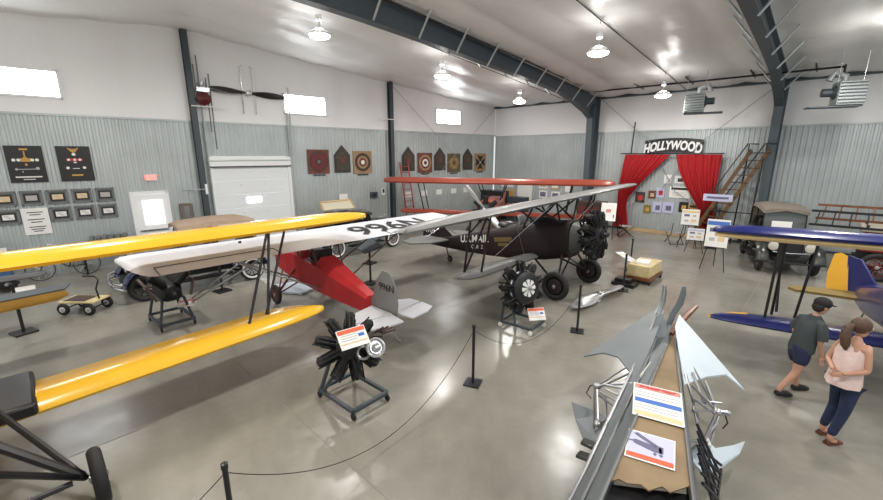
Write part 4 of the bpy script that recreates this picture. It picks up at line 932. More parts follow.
# ================================================================= engines on stands
def placard(c, w, h, rz, tilt, label, head=ORANGEP, name='information_placard', rows=True):
    """printed sheet facing up and towards the camera; its lower edge is at c"""
    t = thing(name, label, 'placard', c, 0, 'information placards')
    R = Mx.Rotation(rz, 3, 'Z') @ Mx.Rotation(tilt, 3, 'X'); c = V(c) + R @ V((0, h / 2, 0))
    def pl(w_, h_, dx, dy, dz, m_, n_): M().box(c + R @ V((dx, dy, dz)), (w_, h_, .006), R=R).build(n_, m_, t, smooth=False)
    M().box(c, (w, h, .012), R=R).build('sheet', PAPER, t, smooth=False)
    if rows:
        pl(w * .94, h * .2, 0, h * .36, .008, head, 'header_band'); pl(w * .2, h * .16, w * .3, h * .05, .008, BLUEP, 'drawing'); pl(w * .94, h * .06, 0, -h * .25, .008, TANP, 'footer_band')
        b_ = M()
        for k in range(3): b_.box(c + R @ V((-w * .14, h * (.16 - .12 * k), .008)), (w * .55, h * .03, .004), R=R)
        b_.build('text_line', GREYPR, t, smooth=False)
    return t
def stand(t, c, w, l, rz, top, posts, cast=RUBBER, m=GREYP):
    c = V(c); R = Mx.Rotation(rz, 3, 'Z'); zc = .14
    P = lambda x, y, z: c + R @ V((x, y, z))
    b_ = M()
    for y in (-w / 2, w / 2): b_.box(P(0, y, zc), (l, .055, .055), R=R)
    for x in (-l / 2, l / 2): b_.box(P(x, 0, zc), (.055, w, .055), R=R)
    b_.build('base_frame', m, t, bevel=.006)
    for x in (-l / 2, l / 2):
        for y in (-w / 2, w / 2):
            cs = M().torus(P(x, y, .052), R @ V((0, 1, 0)), .032, .02, 14, 8).lathe(P(x, y - .02, .052), R @ V((0, 1, 0)), [(0, .03), (.04, .03)], 10); cs.tube([P(x, y, .07), P(x, y, .12)], .018, 6)
            cs.build('caster', cast, t)
    for a, b2 in posts:
        q = M(); q.tube([P(*a), P(*b2)], .03, 6); q.build('upright', m, t)
# nearest engine: dark fan of cylinders
t = thing('radial_engine', 'large black radial engine on a wheeled stand, standing before the red airplane tail', 'engine', (-4.7, 3.0, 0))
stand(t, (-4.7, 3.0, 0), .62, .84, .04, 0, [((-.38, -.3, .16), (-.25, -.1, .85)), ((-.38, .3, .16), (-.25, .1, .85)), ((-.3, -.31, .16), (-.05, -.22, .55)), ((-.3, .31, .16), (-.05, .22, .55)), ((-.25, -.1, .85), (-.25, .1, .85))])
radial(t, (-4.66, 2.95, .90), (.55, -.2, .35), .50, 9, BLACKM, hub=None, up=(0, .2, 1), core=BLACK)
M().lathe((-4.34, 3.16, .90), (.75, -.2, .5), [(0, .02), (0, .12), (.05, .12), (.05, .09), (.08, .09), (.08, .06), (.1, .06), (.12, .02)], 20).build('accessory_cover', STEEL, t)
M().torus((-4.29, 3.15, .94), (.75, -.2, .5), .125, .02, 22, 8).build('bolt_ring', mat('bright_cast_metal', (.62, .62, .62), .3, .7), t)
M().torus((-4.38, 3.0, .88), (.75, -.2, .5), .085, .02, 22, 8).build('magneto_flange', STEEL, t)
b_ = M()
for k in range(14):
    a = .5 + .33 * k; p0 = V((-4.5, 3.32, .95)); b_.tube([p0 + V((.02 * math.cos(a), .1 * math.cos(a), .1 * math.sin(a))), p0 + V((.15, .28 * math.cos(a), .22 * math.sin(a)))], .014, 6)
b_.build('exhaust_stub', mat('rusty_brown_pipe', (.07, .035, .025), .5), t)
placard((-4.30, 2.84, 1.06), .42, .28, 1.42, .8, 'tilted orange headed placard on the large black radial engine nearest the red airplane tail')
# engine with white petalled hub
t = thing('radial_engine', 'black radial engine with white petalled hub on a wheeled stand below the mail plane', 'engine', (-4.3, 7.02, 0))
stand(t, (-4.3, 7.02, 0), .58, .72, .04, 0, [((-.34, -.28, .16), (-.28, -.18, 1.05)), ((-.34, .28, .16), (-.28, .18, 1.05)), ((-.28, -.18, 1.05), (-.28, .18, 1.05)), ((.0, -.28, .16), (-.2, -.15, .7))], cast=WWALL)
ax = V((.88, -.22, .15)).normalized(); cc = V((-4.32, 6.98, .90))
radial(t, cc, ax, .57, 9, BLACKM, hub=None, core=BLACKM, snout=.34)
M().lathe(cc + ax * .06, ax, [(0, .34), (.06, .35), (.10, .34), (.13, .28), (.14, .1), (.145, .02)], 30).build('nose_cover', BLACK, t)
M().torus(cc + ax * .05, ax, .355, .018, 34, 8).build('cowl_ring', MATS['bright_cast_metal'], t)
b_ = M(); u_ = ax.orthogonal().normalized(); w_ = ax.cross(u_)
for k in range(8):
    a = 2 * PI * k / 8; d = u_ * math.cos(a) + w_ * math.sin(a); e = ax.cross(d); p = cc + ax * .20
    b_.prism([p + d * .03 - e * .010, p + d * .17 - e * .045, p + d * .185, p + d * .17 + e * .045, p + d * .03 + e * .008], ax * .015)
b_.build('petal_hub', PAPER, t); M().lathe(cc + ax * .19, ax, [(0, .04), (.14, .035), (.16, .01)], 12).build('propeller_shaft', STEEL, t)
placard((-3.92, 7.02, .26), .36, .27, .9, .85, 'tilted placard at the foot of the stand with the petalled radial engine')
# engine under the silver wing
t = thing('vee_engine', 'dark aircraft engine on a wheeled stand under the left half of the silver wing', 'engine', (-10.03, 1.9, 0))
stand(t, (-10.03, 1.9, 0), .62, .92, .03, 0, [((-.42, -.3, .16), (-.35, -.2, .62)), ((-.42, .3, .16), (-.35, .2, .62)), ((.42, -.3, .16), (.35, -.2, .62)), ((.42, .3, .16), (.35, .2, .62)), ((-.35, -.2, .62), (.35, -.2, .62)), ((-.35, .2, .62), (.35, .2, .62))])
M().rings([rr(x, 1.9, .78, hw, hh, 16, .6) for x, hw, hh in ((-10.55, .1, .1), (-10.45, .2, .2), (-9.7, .2, .2), (-9.6, .12, .12))]).build('crankcase', BLACKM, t)
for sg in (-1, 1):
    for k in range(4):
        x = -10.35 + k * .22; d = V((0, sg * .7, .72)).normalized(); q = M()
        pr = []; h = .15
        while h < .42: pr += [(h, .07), (h, .09), (h + .014, .09), (h + .014, .07)]; h += .03
        q.lathe((x, 1.9 + sg * .02, .84), d, pr + [(.46, .08), (.5, .03)], 12); q.build('cylinder', BLACKM, t, smooth=False)
    M().tube([(-10.4, 1.9 + sg * .42, .98), (-9.65, 1.9 + sg * .42, .98), (-9.5, 1.9 + sg * .3, .7)], .03, 8).build('exhaust_pipe', MATS['rusty_brown_pipe'], t)
M().lathe((-9.6, 1.9, .8), (1, 0, 0), [(0, .12), (.06, .14), (.1, .05), (.3, .03)], 16).build('propeller_shaft', BLACKM, t)
for a_, c_ in (((-9.85, 2.3, .5), (-8.35, 3.05, 1.58)), ((-9.6, 2.25, .5), (-8.1, 3.3, 1.6))): M().tube([a_, c_], .018, 8).build('support_tube', STEEL, t)
placard((-9.62, 2.12, .42), .34, .24, 1.2, .25, 'white placard lying on the stand of the engine under the silver wing')

# ================================================================= stanchions, rope, propeller on the floor, cart and stands
S0 = None
for x, y, hgt, lb in ((-3.66, 4.58, 1.0, 'black stanchion post standing free between the two radial engines'), (-3.33, 7.62, .98, 'black stanchion post in front of the metal propeller on the floor'), (-3.6, 10.95, .9, 'black stanchion post between the mail plane nose and the low wooden crate'),
                   (-4.2, 13.2, .95, 'black stanchion post behind the wooden crate beyond the mail plane engine'), (-3.38, .84, 1.0, 'black stanchion top rising at the lower image edge before the yellow wing')):
    if S0 is None:
        t = S0 = thing('stanchion_post', lb, 'stanchion', (0, 0, 0), group='black stanchion posts', local=True)
        M().box((0, 0, .0125), (.26, .26, .025)).build('base', BLACK, t, bevel=.004); M().tube([(0, 0, .02), (0, 0, 1.0)], .024, 10).build('post', BLACK, t); M().lathe((0, 0, .97), (0, 0, 1), [(0, .03), (.05, .03), (.06, .01)], 12).build('cap', BLACK, t)
        t.location = (x, y, 0); t.rotation_euler = (0, 0, .4)
    else: again(S0, (x, y, 0), .4, lb, 'black stanchion posts')
# thin cords hanging between posts
def cord(a, b_, sag, label):
    a, b_ = V(a), V(b_); pts = [a + (b_ - a) * (i / 24) - V((0, 0, sag * 4 * (i / 24) * (1 - i / 24))) for i in range(25)]
    tag(M().tube(pts, .0045, 5).build('barrier_cord', BLACK, None, org=a), label, 'cord')
cord((-3.38, .84, .93), (-3.66, 4.58, .93), .80, 'thin black cord sagging almost to the floor before the large radial engine')
cord((-3.66, 4.58, .93), (-3.33, 7.62, .90), .62, 'thin black cord hanging between the two middle stanchion posts')
cord((-3.38, .84, .93), (-4.4, -2.2, .93), .75, 'thin black cord leaving the nearest stanchion towards the yellow biplane')
again(S0, (-4.4, -2.2, 0), .4, 'black stanchion post standing beyond the lower left image corner', 'black stanchion posts')
# metal propeller on the floor
t = thing('floor_propeller', 'bare aluminium propeller lying on the floor in front of the mail plane wheels', 'propeller', (-3.78, 9.75, .0))
b_ = M()
rs = []; u_ = V((.1, 1, 0)).normalized(); n_ = V((0, 0, 1)); v_ = u_.cross(n_)
for q in range(25):
    a = -1.2 + 2.4 * q / 24; wd = .10 + .07 * math.sin(PI * min(1, abs(a) / 1.25)) if abs(a) > .12 else .10; tw = (.12 + .35 * (1 - abs(a) / 1.2)) * (1 if a > 0 else -1)
    if abs(a) > 1.1: wd *= .75
    th = .02 + .05 * max(0, 1 - abs(a) / .5)
    e1 = v_ * math.cos(tw) + n_ * math.sin(tw); e2 = n_ * math.cos(tw) - v_ * math.sin(tw)
    rs.append([V((-3.78, 9.75, .13)) + u_ * a + e1 * wd * math.cos(p) + e2 * th * math.sin(p) for p in (2 * PI * j / 12 for j in range(12))])
b_.rings(rs); b_.build('blades', mat('brushed_aluminium', (.50, .51, .51), .35, .6), t)
M().lathe((-3.78, 9.75, .0), (0, 0, 1), [(0, .09), (.03, .07), (.22, .07), (.24, .03)], 18).build('hub', STEEL, t)
# yellow garden cart
t = thing('pull_cart', 'small cream pull cart with a dark bed next to the ochre tailplane', 'cart', (-12.25, .68, 0), .75, local=True)
# local x towards the handle side, y across
M().box((0, 0, .30), (.84, .50, .035)).build('deck', mat('cart_cream', (.62, .50, .26), .5), t, bevel=.008)
M().box((-.08, 0, .322), (.52, .40, .012)).build('bed_mat', mat('dark_brown_mat', (.07, .045, .035), .7), t)
for x in (-.30, .30):
    for y in (-.25, .25): wheel(t, (x, y, .14), (0, 1, 0), .14, .08, PAPER)
for x in (-.30, .30): M().tube([(x, -.25, .14), (x, .25, .14)], .015, 6).build('axle', BLACK, t)
b_ = M(); b_.tube([(.36, 0, .3), (.32, 0, .55), (.42, 0, .78), (.36, -.02, .87), (.12, -.05, .88)], .018, 8); b_.build('handle', BLACK, t)
# low cross stands holding things on posts
def tee(x, y, hgt, w, label, rz=0, wedge=False):
    t = thing('display_stand', label, 'stand', (x, y, 0), rz, local=True)
    M().box((0, 0, .02), (.36, .36, .04)).build('base', BLACK, t, bevel=.006); M().tube([(0, 0, .03), (0, 0, hgt)], .03, 8).build('post', BLACK, t)
    if wedge:
        b_ = M(); b_.rings([[(-.34, -.22, hgt + .08), (.1, -.34, hgt - .02), (.34, .2, hgt + .10), (-.1, .34, hgt + .2)], [(-.34, -.22, hgt + .11), (.1, -.34, hgt + .01), (.34, .2, hgt + .13), (-.1, .34, hgt + .23)]]); b_.build('tray', GREYP, t, smooth=False)
    else: b_ = M(); b_.box((0, 0, hgt), (w, .12, .04)); b_.build('cross_arm', BLACK, t)
    return t
tee(-11.62, -.38, 1.12, .5, 'black post stand with a square foot beside the ochre tailplane', .3)
tee(-9.1, 6.6, .98, .3, 'dark grey wedge topped post stand between the red fuselage and the wing tip', .3, True)
tee(-10.9, 7.9, .75, .3, 'small grey tray stand behind the wedge topped post stand', .3, True)
tee(-11.45, 3.4, 1.0, .3, 'thin black post stand behind the landing wheel of the red airplane', .2)
# dark rudder-shaped slab leaning on the stand at the left edge
t = thing('model_wing', 'dark narrow wing panel resting level on the black post stand at the image edge', 'wing panel', (-11.62, -.38, 1.14))
b_ = M(); wing_surface(b_, (-11.3, -1.9, 1.2), (-11.35, .15, 1.2), (-1, 0, 0), .55, .05, r=.3, sweep=.3); b_.build('panel', mat('dark_grey_fabric', (.06, .06, .065), .5), t)
# white sheet panel on the floor beside the red airplane wheel
t = thing('floor_sheet', 'pale blue grey panel lying flat on the floor behind the red landing wheel', 'panel', (-10.1, 4.78, 0))
M().prism([(-10.85, 4.5, .015), (-10.25, 4.35, .015), (-9.6, 4.72, .015), (-9.75, 5.2, .015), (-10.6, 5.1, .015)], (0, 0, .05)).build('panel', PALEPANEL, t)
for x in (-10.6, -9.8): M().box((x, 4.7, .0125), (.1, .1, .025)).build('foot', BLACK, t)
# wooden crate display with placards by the mail plane nose
t = thing('display_crate', 'low straw coloured crate on small wheels beyond the mail plane engine', 'crate', (-3.55, 12.45, 0))
M().box((-3.55, 12.45, .36), (.62, 1.1, .34)).build('body', mat('straw_yellow', (.62, .50, .27), .6, noise=.15), t, bevel=.02)
M().box((-3.55, 12.45, .15), (.7, 1.2, .08)).build('base', WOOD, t)
for x in (-.3, .3):
    for y in (-.5, .5): M().lathe((-3.55 + x, 12.45 + y, .07), (1, 0, 0), [(0, .07), (.04, .07)], 14).build('wheel', RUBBER, t)
M().box((-3.55, 12.3, .56), (.34, .5, .06), rz=.2).build('lid_sheet', PAPER, t)
t = thing('black_plinth', 'black stepped plinth on the floor between two stanchion posts', 'plinth', (-3.75, 11.5, 0))
M().box((-3.75, 11.5, .05), (.62, .42, .1)).build('lower_step', BLACK, t, bevel=.01); M().box((-3.78, 11.5, .15), (.42, .3, .1)).build('upper_step', BLACKM, t, bevel=.01)
placard((-4.55, 13.1, .55), .26, .95, -2.214, -.15, 'long narrow white and violet placard slanting towards the straw coloured crate', head=LAVP)
# workshop cabinets behind the orange biplane
M_ = M().box((-15.6 + 1.6, 19.2, .8), (1.5, .7, 1.6)); t = thing('tool_cabinet', 'black and red tool cabinet in the corner behind the orange wing', 'cabinet', (-14.0, 19.2, 0))
M_.build('body', BLACK, t, bevel=.01); M().box((-14.0, 18.83, .75), (1.4, .03, .5)).build('drawer_front', MATS['red_ladder_paint'], t); b_ = M()
for k in range(3): b_.box((-14.0, 18.80, .6 + .15 * k), (.9, .02, .02))
b_.build('handle', STEEL, t)
t = thing('tool_cabinet', 'dark grey cabinet with a silver bar left of the black and red cabinet', 'cabinet', (-12.6, 19.4, 0))
M().box((-12.6, 19.5, .65), (1.1, .6, 1.3)).build('body', GREYP, t, bevel=.01); M().box((-12.6, 19.18, .9), (.7, .03, .05)).build('handle', STEEL, t)
t = thing('dark_crate', 'tall dark brown crate standing before the column side curtain', 'crate', (-7.9, 18.6, 0))
M().box((-7.9, 18.6, .75), (1.2, .7, 1.5)).build('body', DKB, t, bevel=.02); M().box((-7.9, 18.22, .8), (1.0, .03, .9)).build('panel', MATS['dark_red_paint'], t)
# easels
def easel(c, w, h, rz, label, kind='a', z0=.75, m2=BLUEP):
    t = thing('poster_easel', label, 'easel', (0, 0, 0), rz, 'poster easels', local=True)
    for sx in (-1, 1): M().tube([(sx * w * .55, -.22, 0), (sx * .06, .05, z0 + h + .05)], .014, 6).build('leg', BLACK, t)
    M().tube([(0, .5, 0), (0, .05, z0 + h)], .014, 6).build('leg', BLACK, t)
    M().tube([(-w * .45, -.12, z0), (w * .45, -.12, z0)], .014, 6).build('ledge', BLACK, t)
    R = Mx.Rotation(-.13, 3, 'X'); c0 = V((0, -.06, z0 + h / 2))
    bo = M().box(c0, (w, .02, h), R=R).build('poster_board', PAPER, t, smooth=False)
    M().box(c0 + R @ V((0, -.014, h * .36)), (w * .94, .006, h * .14), R=R).build('blue_band', m2, bo, smooth=False)
    for dx, dz, a, b2, m_ in ((-.2, .12, .3, .14, PURP), (.22, .1, .2, .12, GREYPR), (-.2, -.22, .24, .12, GREYPR), (.2, -.2, .3, .16, TANP)):
        M().box(c0 + R @ V((dx * w, -.014, dz * h)), (w * a, .006, h * b2), R=R).build('picture_print', m_, bo, smooth=False)
    t.location = c; return t
easel((-2.3, 15.1, 0), .60, .88, .1, 'white poster board on a thin black easel before the blue wing tip')
easel((-3.75, 18.2, 0), .6, .62, .25, 'small white poster easel leaning by the stair side curtain, first of the cluster', m2=TANP, z0=.9)
easel((-3.35, 17.5, 0), .55, .45, .2, 'small easel with a pale poster between the curtain and the big white poster board', z0=.45, m2=LAVP)
t = thing('reading_stand', 'white slanted reading board on a low stand before the column side curtain', 'stand', (-6.85, 17.9, 0))
R = Mx.Rotation(.35, 3, 'Z') @ Mx.Rotation(.95, 3, 'X'); M().box((-6.85, 17.9, 1.15), (.62, .9, .02), R=R).build('sheet', PAPER, t)
M().box(V((-6.85, 17.9, 1.15)) + R @ V((0, .05, .014)), (.2, .16, .005), R=R).build('print', mat('pale_red_print', (.6, .25, .22), .6), t)
for dx in (-.25, .25): M().tube([(-6.85 + dx, 17.85, 1.05), (-6.85 + dx * 1.5, 17.6, .0)], .02, 6).build('leg', BLACK, t); M().tube([(-6.85 + dx, 18.0, 1.1), (-6.85 + dx * 1.5, 18.4, .0)], .02, 6).build('leg', BLACK, t)
def rack(c, rz, label):
    t = thing('folding_chair', label, 'chair', c, rz, local=True)
    b_ = M()
    for y in (-.25, .25): b_.tube([(-.3, y, 0), (.25, y, .46)], .016, 6); b_.tube([(.3, y, 0), (-.25, y, .46), (-.32, y, .9)], .016, 6)
    b_.tube([(-.3, -.25, .02), (-.3, .25, .02)], .012, 6); b_.build('frame', BLACKM, t)
    M().box((0, 0, .46), (.5, .5, .03)).build('seat', mat('grey_cloth', (.3, .3, .3), .8), t, bevel=.01)
    return t
rack((-6.35, 18.8, 0), .6, 'low folding chair with a grey seat beside the reading board')
rack((-4.3, 18.6, 0), 2.2, 'low folding chair with a grey seat at the foot of the stair side curtain')
t = thing('board_sign', 'small lavender sign board on a post by the foot of the stairs', 'sign', (-3.0, 18.6, 0))
M().tube([(-3.0, 18.6, 0), (-3.0, 18.6, 1.95)], .02, 8).build('post', BLACK, t); M().box((-3.0, 18.55, 2.0), (.95, .03, .26), rz=.05).build('board', LAVP, t); M().box((-3.0, 18.53, 2.0), (.7, .01, .08), rz=.05).build('text_band', PURP, t); M().box((-3, 18.6, .01), (.4, .4, .02)).build('base', BLACK, t)
# ================================================================= dismantled airframe in the foreground
t = thing('dismantled_airframe', 'dismantled airplane frame with a brown wedge deck and bundled silver tubes', 'airframe', (-.9, 3.9, 0))
FL = lambda y: -.88 - .225 * (y - 2.7)       # deck edges
AP = V((-1.23, 5.85))
def dl(y): return V((-.82 + (y - 2.53) * (AP.x + .82) / (AP.y - 2.53), y, 0))
def dr(y): return V((-.34 + (y - 2.96) * (AP.x + .04 + .34) / (AP.y - 2.96), y, 0))
ZD = 1.2
cut = [(-.85, 2.72), (-.80, 2.80), (-.74, 2.80), (-.66, 2.86), (-.60, 2.84), (-.54, 2.95), (-.48, 2.93), (-.38, 3.12)]
poly = [(x, y, ZD - .012) for x, y in cut] + [(dr(4.6).x, 4.6, ZD - .012), (AP.x + .03, AP.y, ZD - .012), (AP.x - .01, AP.y, ZD - .012), (dl(4.2).x, 4.2, ZD - .012)]
M().prism(poly, (0, 0, .012)).build('deck_panel', PLY, t, smooth=False)
M().prism([(dl(1.5).x + .01, 1.5, ZD - .1), (dr(1.5).x - .01, 1.5, ZD - .1), (dr(3.1).x - .01, 3.1, ZD - .1), (dl(2.8).x + .01, 2.8, ZD - .1)], (0, 0, .02)).build('dark_opening', BLACK, t, smooth=False)
for sg, fn in ((-1, dl), (1, dr)):
    a, b_ = fn(1.5), fn(5.75)
    mm = M(); out = V((sg * (.30 if sg < 0 else .14), -.04 * sg, 0))
    p1, p2 = a + V((0, 0, ZD + .0)), b_ + V((0, 0, ZD)); p3, p4 = b_ + out * .5 + V((0, 0, .62)), a + out + V((0, 0, .62))
    mm.prism([p1, p2, p3, p4][::sg], (sg * .02, 0, 0)); mm.build('side_panel', GREYPANEL, t, smooth=False)
    q = M(); q.tube([a + V((0, 0, ZD + .01)), b_ + V((0, 0, ZD + .01))], .013, 8); q.tube([a + out + V((0, 0, .62)), b_ + out * .5 + V((0, 0, .62))], .016, 8)
    q.tube([a + out * .6 + V((sg * .03, 0, .85)), b_ + out * .4 + V((sg * .03, 0, .9))], .016, 8); q.build('longeron', mat('worn_grey_tube', (.16, .165, .165), .4, .4), t)
    M().box((a + b_) / 2 + V((sg * .006, 0, ZD - .02)), (.012, (b_ - a).length, .06), rz=math.atan2((b_ - a).y, (b_ - a).x) - PI / 2).build('edge_strip', STEEL if sg > 0 else GREYPANEL, t, smooth=False)
for y in (2.0, 3.6, 5.0):
    for fn, sg in ((dl, -1), (dr, 1)):
        q = M(); p = fn(y) + V((sg * .12, 0, 0)); q.tube([p + V((0, 0, .62)), p + V((sg * .08, 0, .0))], .025, 8); q.build('leg', GREYP, t)
# upright curved tips
SB = mat('bright_tube_metal', (.33, .33, .34), .3, .8)
def blade(pts, w_, mname):
    q = M(); rs = []
    for i, p in enumerate(pts):
        f = i / (len(pts) - 1); ww = w_ * max(.12, math.sin(PI * (.12 + .80 * f)) ** .8); p = V(p); d = V((.72, .69, 0)); n_ = V((-.69, .72, 0))
        rs.append([p + d * ww * math.cos(a) + n_ * .014 * math.sin(a) for a in (2 * PI * j / 12 for j in range(12))])
    q.rings(rs); return q.build('curved_tip', mname, t)
blade([(-1.40, 5.86, 1.88), (-1.40, 5.92, 1.78), (-1.41, 5.95, 1.62), (-1.44, 5.9, 1.45), (-1.46, 5.75, 1.30), (-1.42, 5.45, 1.18), (-1.34, 5.1, 1.1), (-1.25, 4.7, 1.0)], .045, STEEL)
blade([(-1.19, 5.98, 1.88), (-1.19, 6.0, 1.76), (-1.22, 6.02, 1.6), (-1.28, 6.02, 1.45), (-1.30, 5.96, 1.3), (-1.26, 5.8, 1.22)], .055, GREYPANEL)
inn = [V((-1.37, 5.9, 1.45)), V((-1.23, 5.75, 1.22)), dl(4.8) + V((0, 0, 1.2)), dl(3.8) + V((0, 0, 1.2)), dl(2.8) + V((0, 0, 1.2)), dl(1.6) + V((0, 0, 1.2))]
outl = [V((-1.45, 5.92, 1.45)), V((-1.44, 5.5, 1.2)), V((-1.36, 4.75, 1.06)), V((-1.27, 3.95, .96)), V((-1.18, 3.1, .82)), V((-1.06, 1.9, .72))]
q = M(); q.rings([[a, b2, b2 - V((0, 0, .02)), a - V((0, 0, .02))] for a, b2 in zip(inn, outl)]); q.build('leaning_panel', GREYPANEL, t)
q = M(); q.tube([p + V((0, 0, .012)) for p in outl], .018, 8); q.build('panel_rail', SB, t)
q = M(); q.tube([a * .45 + b2 * .55 + V((0, 0, .014)) for a, b2 in list(zip(inn, outl))[1:]], .014, 8); q.build('panel_rail', MATS['worn_grey_tube'], t)
def plane_z(pts, x, y):
    a, b2, c_ = (V(p) for p in pts); n = (b2 - a).cross(c_ - a); return a.z - (n.x * (x - a.x) + n.y * (y - a.y)) / n.z
def panel(name, poly, m_, th=.018, ref=None):
    if ref: poly = [(x, y, plane_z(ref, x, y)) for x, y, _ in poly]
    q = M(); q.prism([V(p) for p in poly], (0, 0, -th)); return q.build(name, m_, t, smooth=False)
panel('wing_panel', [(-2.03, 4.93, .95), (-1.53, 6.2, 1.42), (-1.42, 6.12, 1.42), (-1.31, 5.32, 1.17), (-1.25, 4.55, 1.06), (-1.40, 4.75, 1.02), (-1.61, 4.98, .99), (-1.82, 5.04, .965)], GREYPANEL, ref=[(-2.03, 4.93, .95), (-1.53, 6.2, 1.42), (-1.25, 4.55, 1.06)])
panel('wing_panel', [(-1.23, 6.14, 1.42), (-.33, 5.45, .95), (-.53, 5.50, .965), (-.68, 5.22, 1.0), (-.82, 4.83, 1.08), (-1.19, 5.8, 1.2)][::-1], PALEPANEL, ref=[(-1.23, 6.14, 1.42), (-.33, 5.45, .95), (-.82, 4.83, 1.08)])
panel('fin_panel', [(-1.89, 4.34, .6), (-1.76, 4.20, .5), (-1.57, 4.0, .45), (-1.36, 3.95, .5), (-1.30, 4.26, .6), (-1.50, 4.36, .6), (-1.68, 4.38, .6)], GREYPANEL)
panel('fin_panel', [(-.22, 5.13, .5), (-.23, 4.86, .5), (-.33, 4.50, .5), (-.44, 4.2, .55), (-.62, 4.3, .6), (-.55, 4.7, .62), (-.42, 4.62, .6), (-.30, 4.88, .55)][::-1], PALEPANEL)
q = M(); q.tube([(-1.3, 6.1, 1.1), (-1.26, 6.75, 1.2), (-1.18, 6.98, 1.32)], [.05, .05, .03], 8); q.build('brown_skid', WOOD, t)
for k in range(2):
    q = M(); a = V((-1.55 + .03 * k, 3.98 - .17 * k, .45 - .05 * k)); b2 = V((-1.12, 3.86 - .17 * k, .56)); q.prism([a, a + V((0, -.11, 0)), b2 + V((0, -.11, 0)), b2], (0, 0, .04)); q.build('olive_block', OLIVE, t, bevel=.01)
# struts leaning on the sides
def bundle(A, Bs, r, m_, name, seed):
    rnd = random.Random(seed)
    for (a, b2) in Bs:
        q = M(); q.tube([a, b2], r * rnd.uniform(.8, 1.2), 8); q.build(name, m_, t)
q = []
n1, n2 = V((-1.60, 4.34, .95)), V((-1.44, 4.05, .68))
for a, b2 in (((-1.31, 5.25, 1.16), n1 + V((0, 0, 0))), ((-1.25, 4.9, 1.12), n1 + V((.02, -.02, .0))), (n1, n2), (n1 + V((0, .1, -.03)), (-1.20, 4.5, 1.08)), (n1 + V((.05, .05, .02)), (-1.18, 4.42, 1.02)), (n1 + V((.1, 0, 0)), (-1.15, 4.25, .98)),
              (n1 + V((.06, -.04, -.04)), (-1.12, 4.12, .96)), (n2, (-1.18, 4.3, .9)), (n2 + V((.04, .05, .05)), (-1.22, 4.4, .96)), (n1 + V((0, 0, -.1)), (-1.14, 4.05, .92)), (n2, (-1.25, 4.05, .62)), (n1 + V((-.03, 0, 0)), (-1.5, 4.1, .55)), (n1 + V((.1, .02, -.08)), (-1.3, 3.95, .6)), ((-1.35, 4.55, 1.05), (-1.2, 4.1, .85))): q.append((a, b2))
bundle(None, q, .014, SB, 'strut_tube', 3)
m1, m2 = V((-.47, 4.74, .95)), V((-.50, 4.3, .8))
q = [((-1.10, 5.62, 1.25), m1), (m1, (-.66, 5.05, 1.1)), (m1, (-.74, 4.8, 1.12)), (m1 + V((0, -.03, -.02)), (-.70, 4.62, 1.08)), (m1 + V((-.02, 0, 0)), (-.64, 4.42, 1.04)), (m1, m2), (m2, (-.66, 4.5, 1.05)), (m2 + V((.03, .05, 0)), (-.60, 4.1, .9)), ((-.44, 4.6, .9), (-.58, 4.2, .7)), ((-.8, 5.1, 1.12), (-.56, 4.7, .95)), ((-.85, 5.0, 1.12), (-.6, 4.55, .9)), (m1 + V((.02, 0, 0)), (-.46, 4.4, .62)), ((-.70, 4.7, 1.0), (-.46, 4.85, 1.0))]
bundle(None, q, .014, SB, 'strut_tube', 5)
q = []
for k in range(5):
    y = 4.15 - .12 * k; q.append(((-.56 + .03 * k, y + .05, 1.05), (-.30 + .01 * k, y - .02, .66))); q.append(((-.50 + .035 * k, y - .15, .95), (-.32 + .012 * k, y + .08, .70)))
q.append(((-.31, 4.2, .68), (-.25, 3.65, .62)))
bundle(None, q, .015, BLACK, 'dark_strut', 9)
M().ell(m1, (.05, .05, .04)).lathe(m1, (1, 0, .3), [(0, .02), (.1, .03), (.12, .01)], 10).build('joint_fitting', STEEL, t)
M().ell(n1, (.05, .04, .04)).build('joint_fitting', STEEL, t); M().ell(n2, (.05, .05, .04)).build('joint_fitting', STEEL, t)
q = M(); q.tube([m1, m1 + V((.06, .05, -.02)), m1 + V((.10, .02, -.10)), m1 + V((.07, -.02, -.16))], .008, 6); q.tube([n1, n1 + V((-.08, 0, -.03)), n1 + V((-.1, -.04, -.12)), n1 + V((-.03, -.05, -.16))], .008, 6); q.build('bent_wire', BLACK, t)
M().box((-.50, 4.45, .72), (.09, .12, .05), rz=.4).build('small_tag', PAPER, t)
# printed sheets lying on the deck
def lying(name, p, label, cat='placard'):
    """p: four corners (far-left, far-right, near-right, near-left)"""
    tt = thing(name, label, cat, p[3], group=None); P = [V(x) for x in p]
    def uv(u, v_, h=0.): return P[3] + (P[2] - P[3]) * u + (P[0] - P[3]) * v_ + V((0, 0, h))
    def quad(u0, v0, u1, v1, m_, nm, h): M().prism([uv(u0, v0, h), uv(u1, v0, h), uv(u1, v1, h), uv(u0, v1, h)], (0, 0, .003)).build(nm, m_, tt, smooth=False)
    quad(0, 0, 1, 1, PAPER, 'sheet', 0)
    return tt, uv, quad
tt, uv, quad = lying('title_placard', [(-1.14, 4.10, 1.30), (-.64, 4.22, 1.30), (-.585, 3.78, 1.215), (-1.00, 3.67, 1.215)], 'white placard with red title and blue band, upper one on the brown deck')
quad(.03, .84, .97, .97, mat('pale_red_print', (.6, .25, .22), .6), 'title_band', .003); quad(.04, .42, .97, .54, BLUEP, 'blue_band', .003); quad(.04, .04, .97, .16, TANP, 'footer_band', .003)
quad(.04, .24, .9, .26, GREYPR, 'text_line', .003); quad(.04, .32, .9, .34, GREYPR, 'text_line', .003); quad(.04, .62, .9, .64, GREYPR, 'text_line', .003); quad(.04, .72, .9, .74, GREYPR, 'text_line', .003)
text('MY PLANET TODAY', .026, uv(.5, .905, .008), uv(1, .9) - uv(0, .9), V((.02, .98, .2)), REDP, tt, ext=.001, bold=.002)
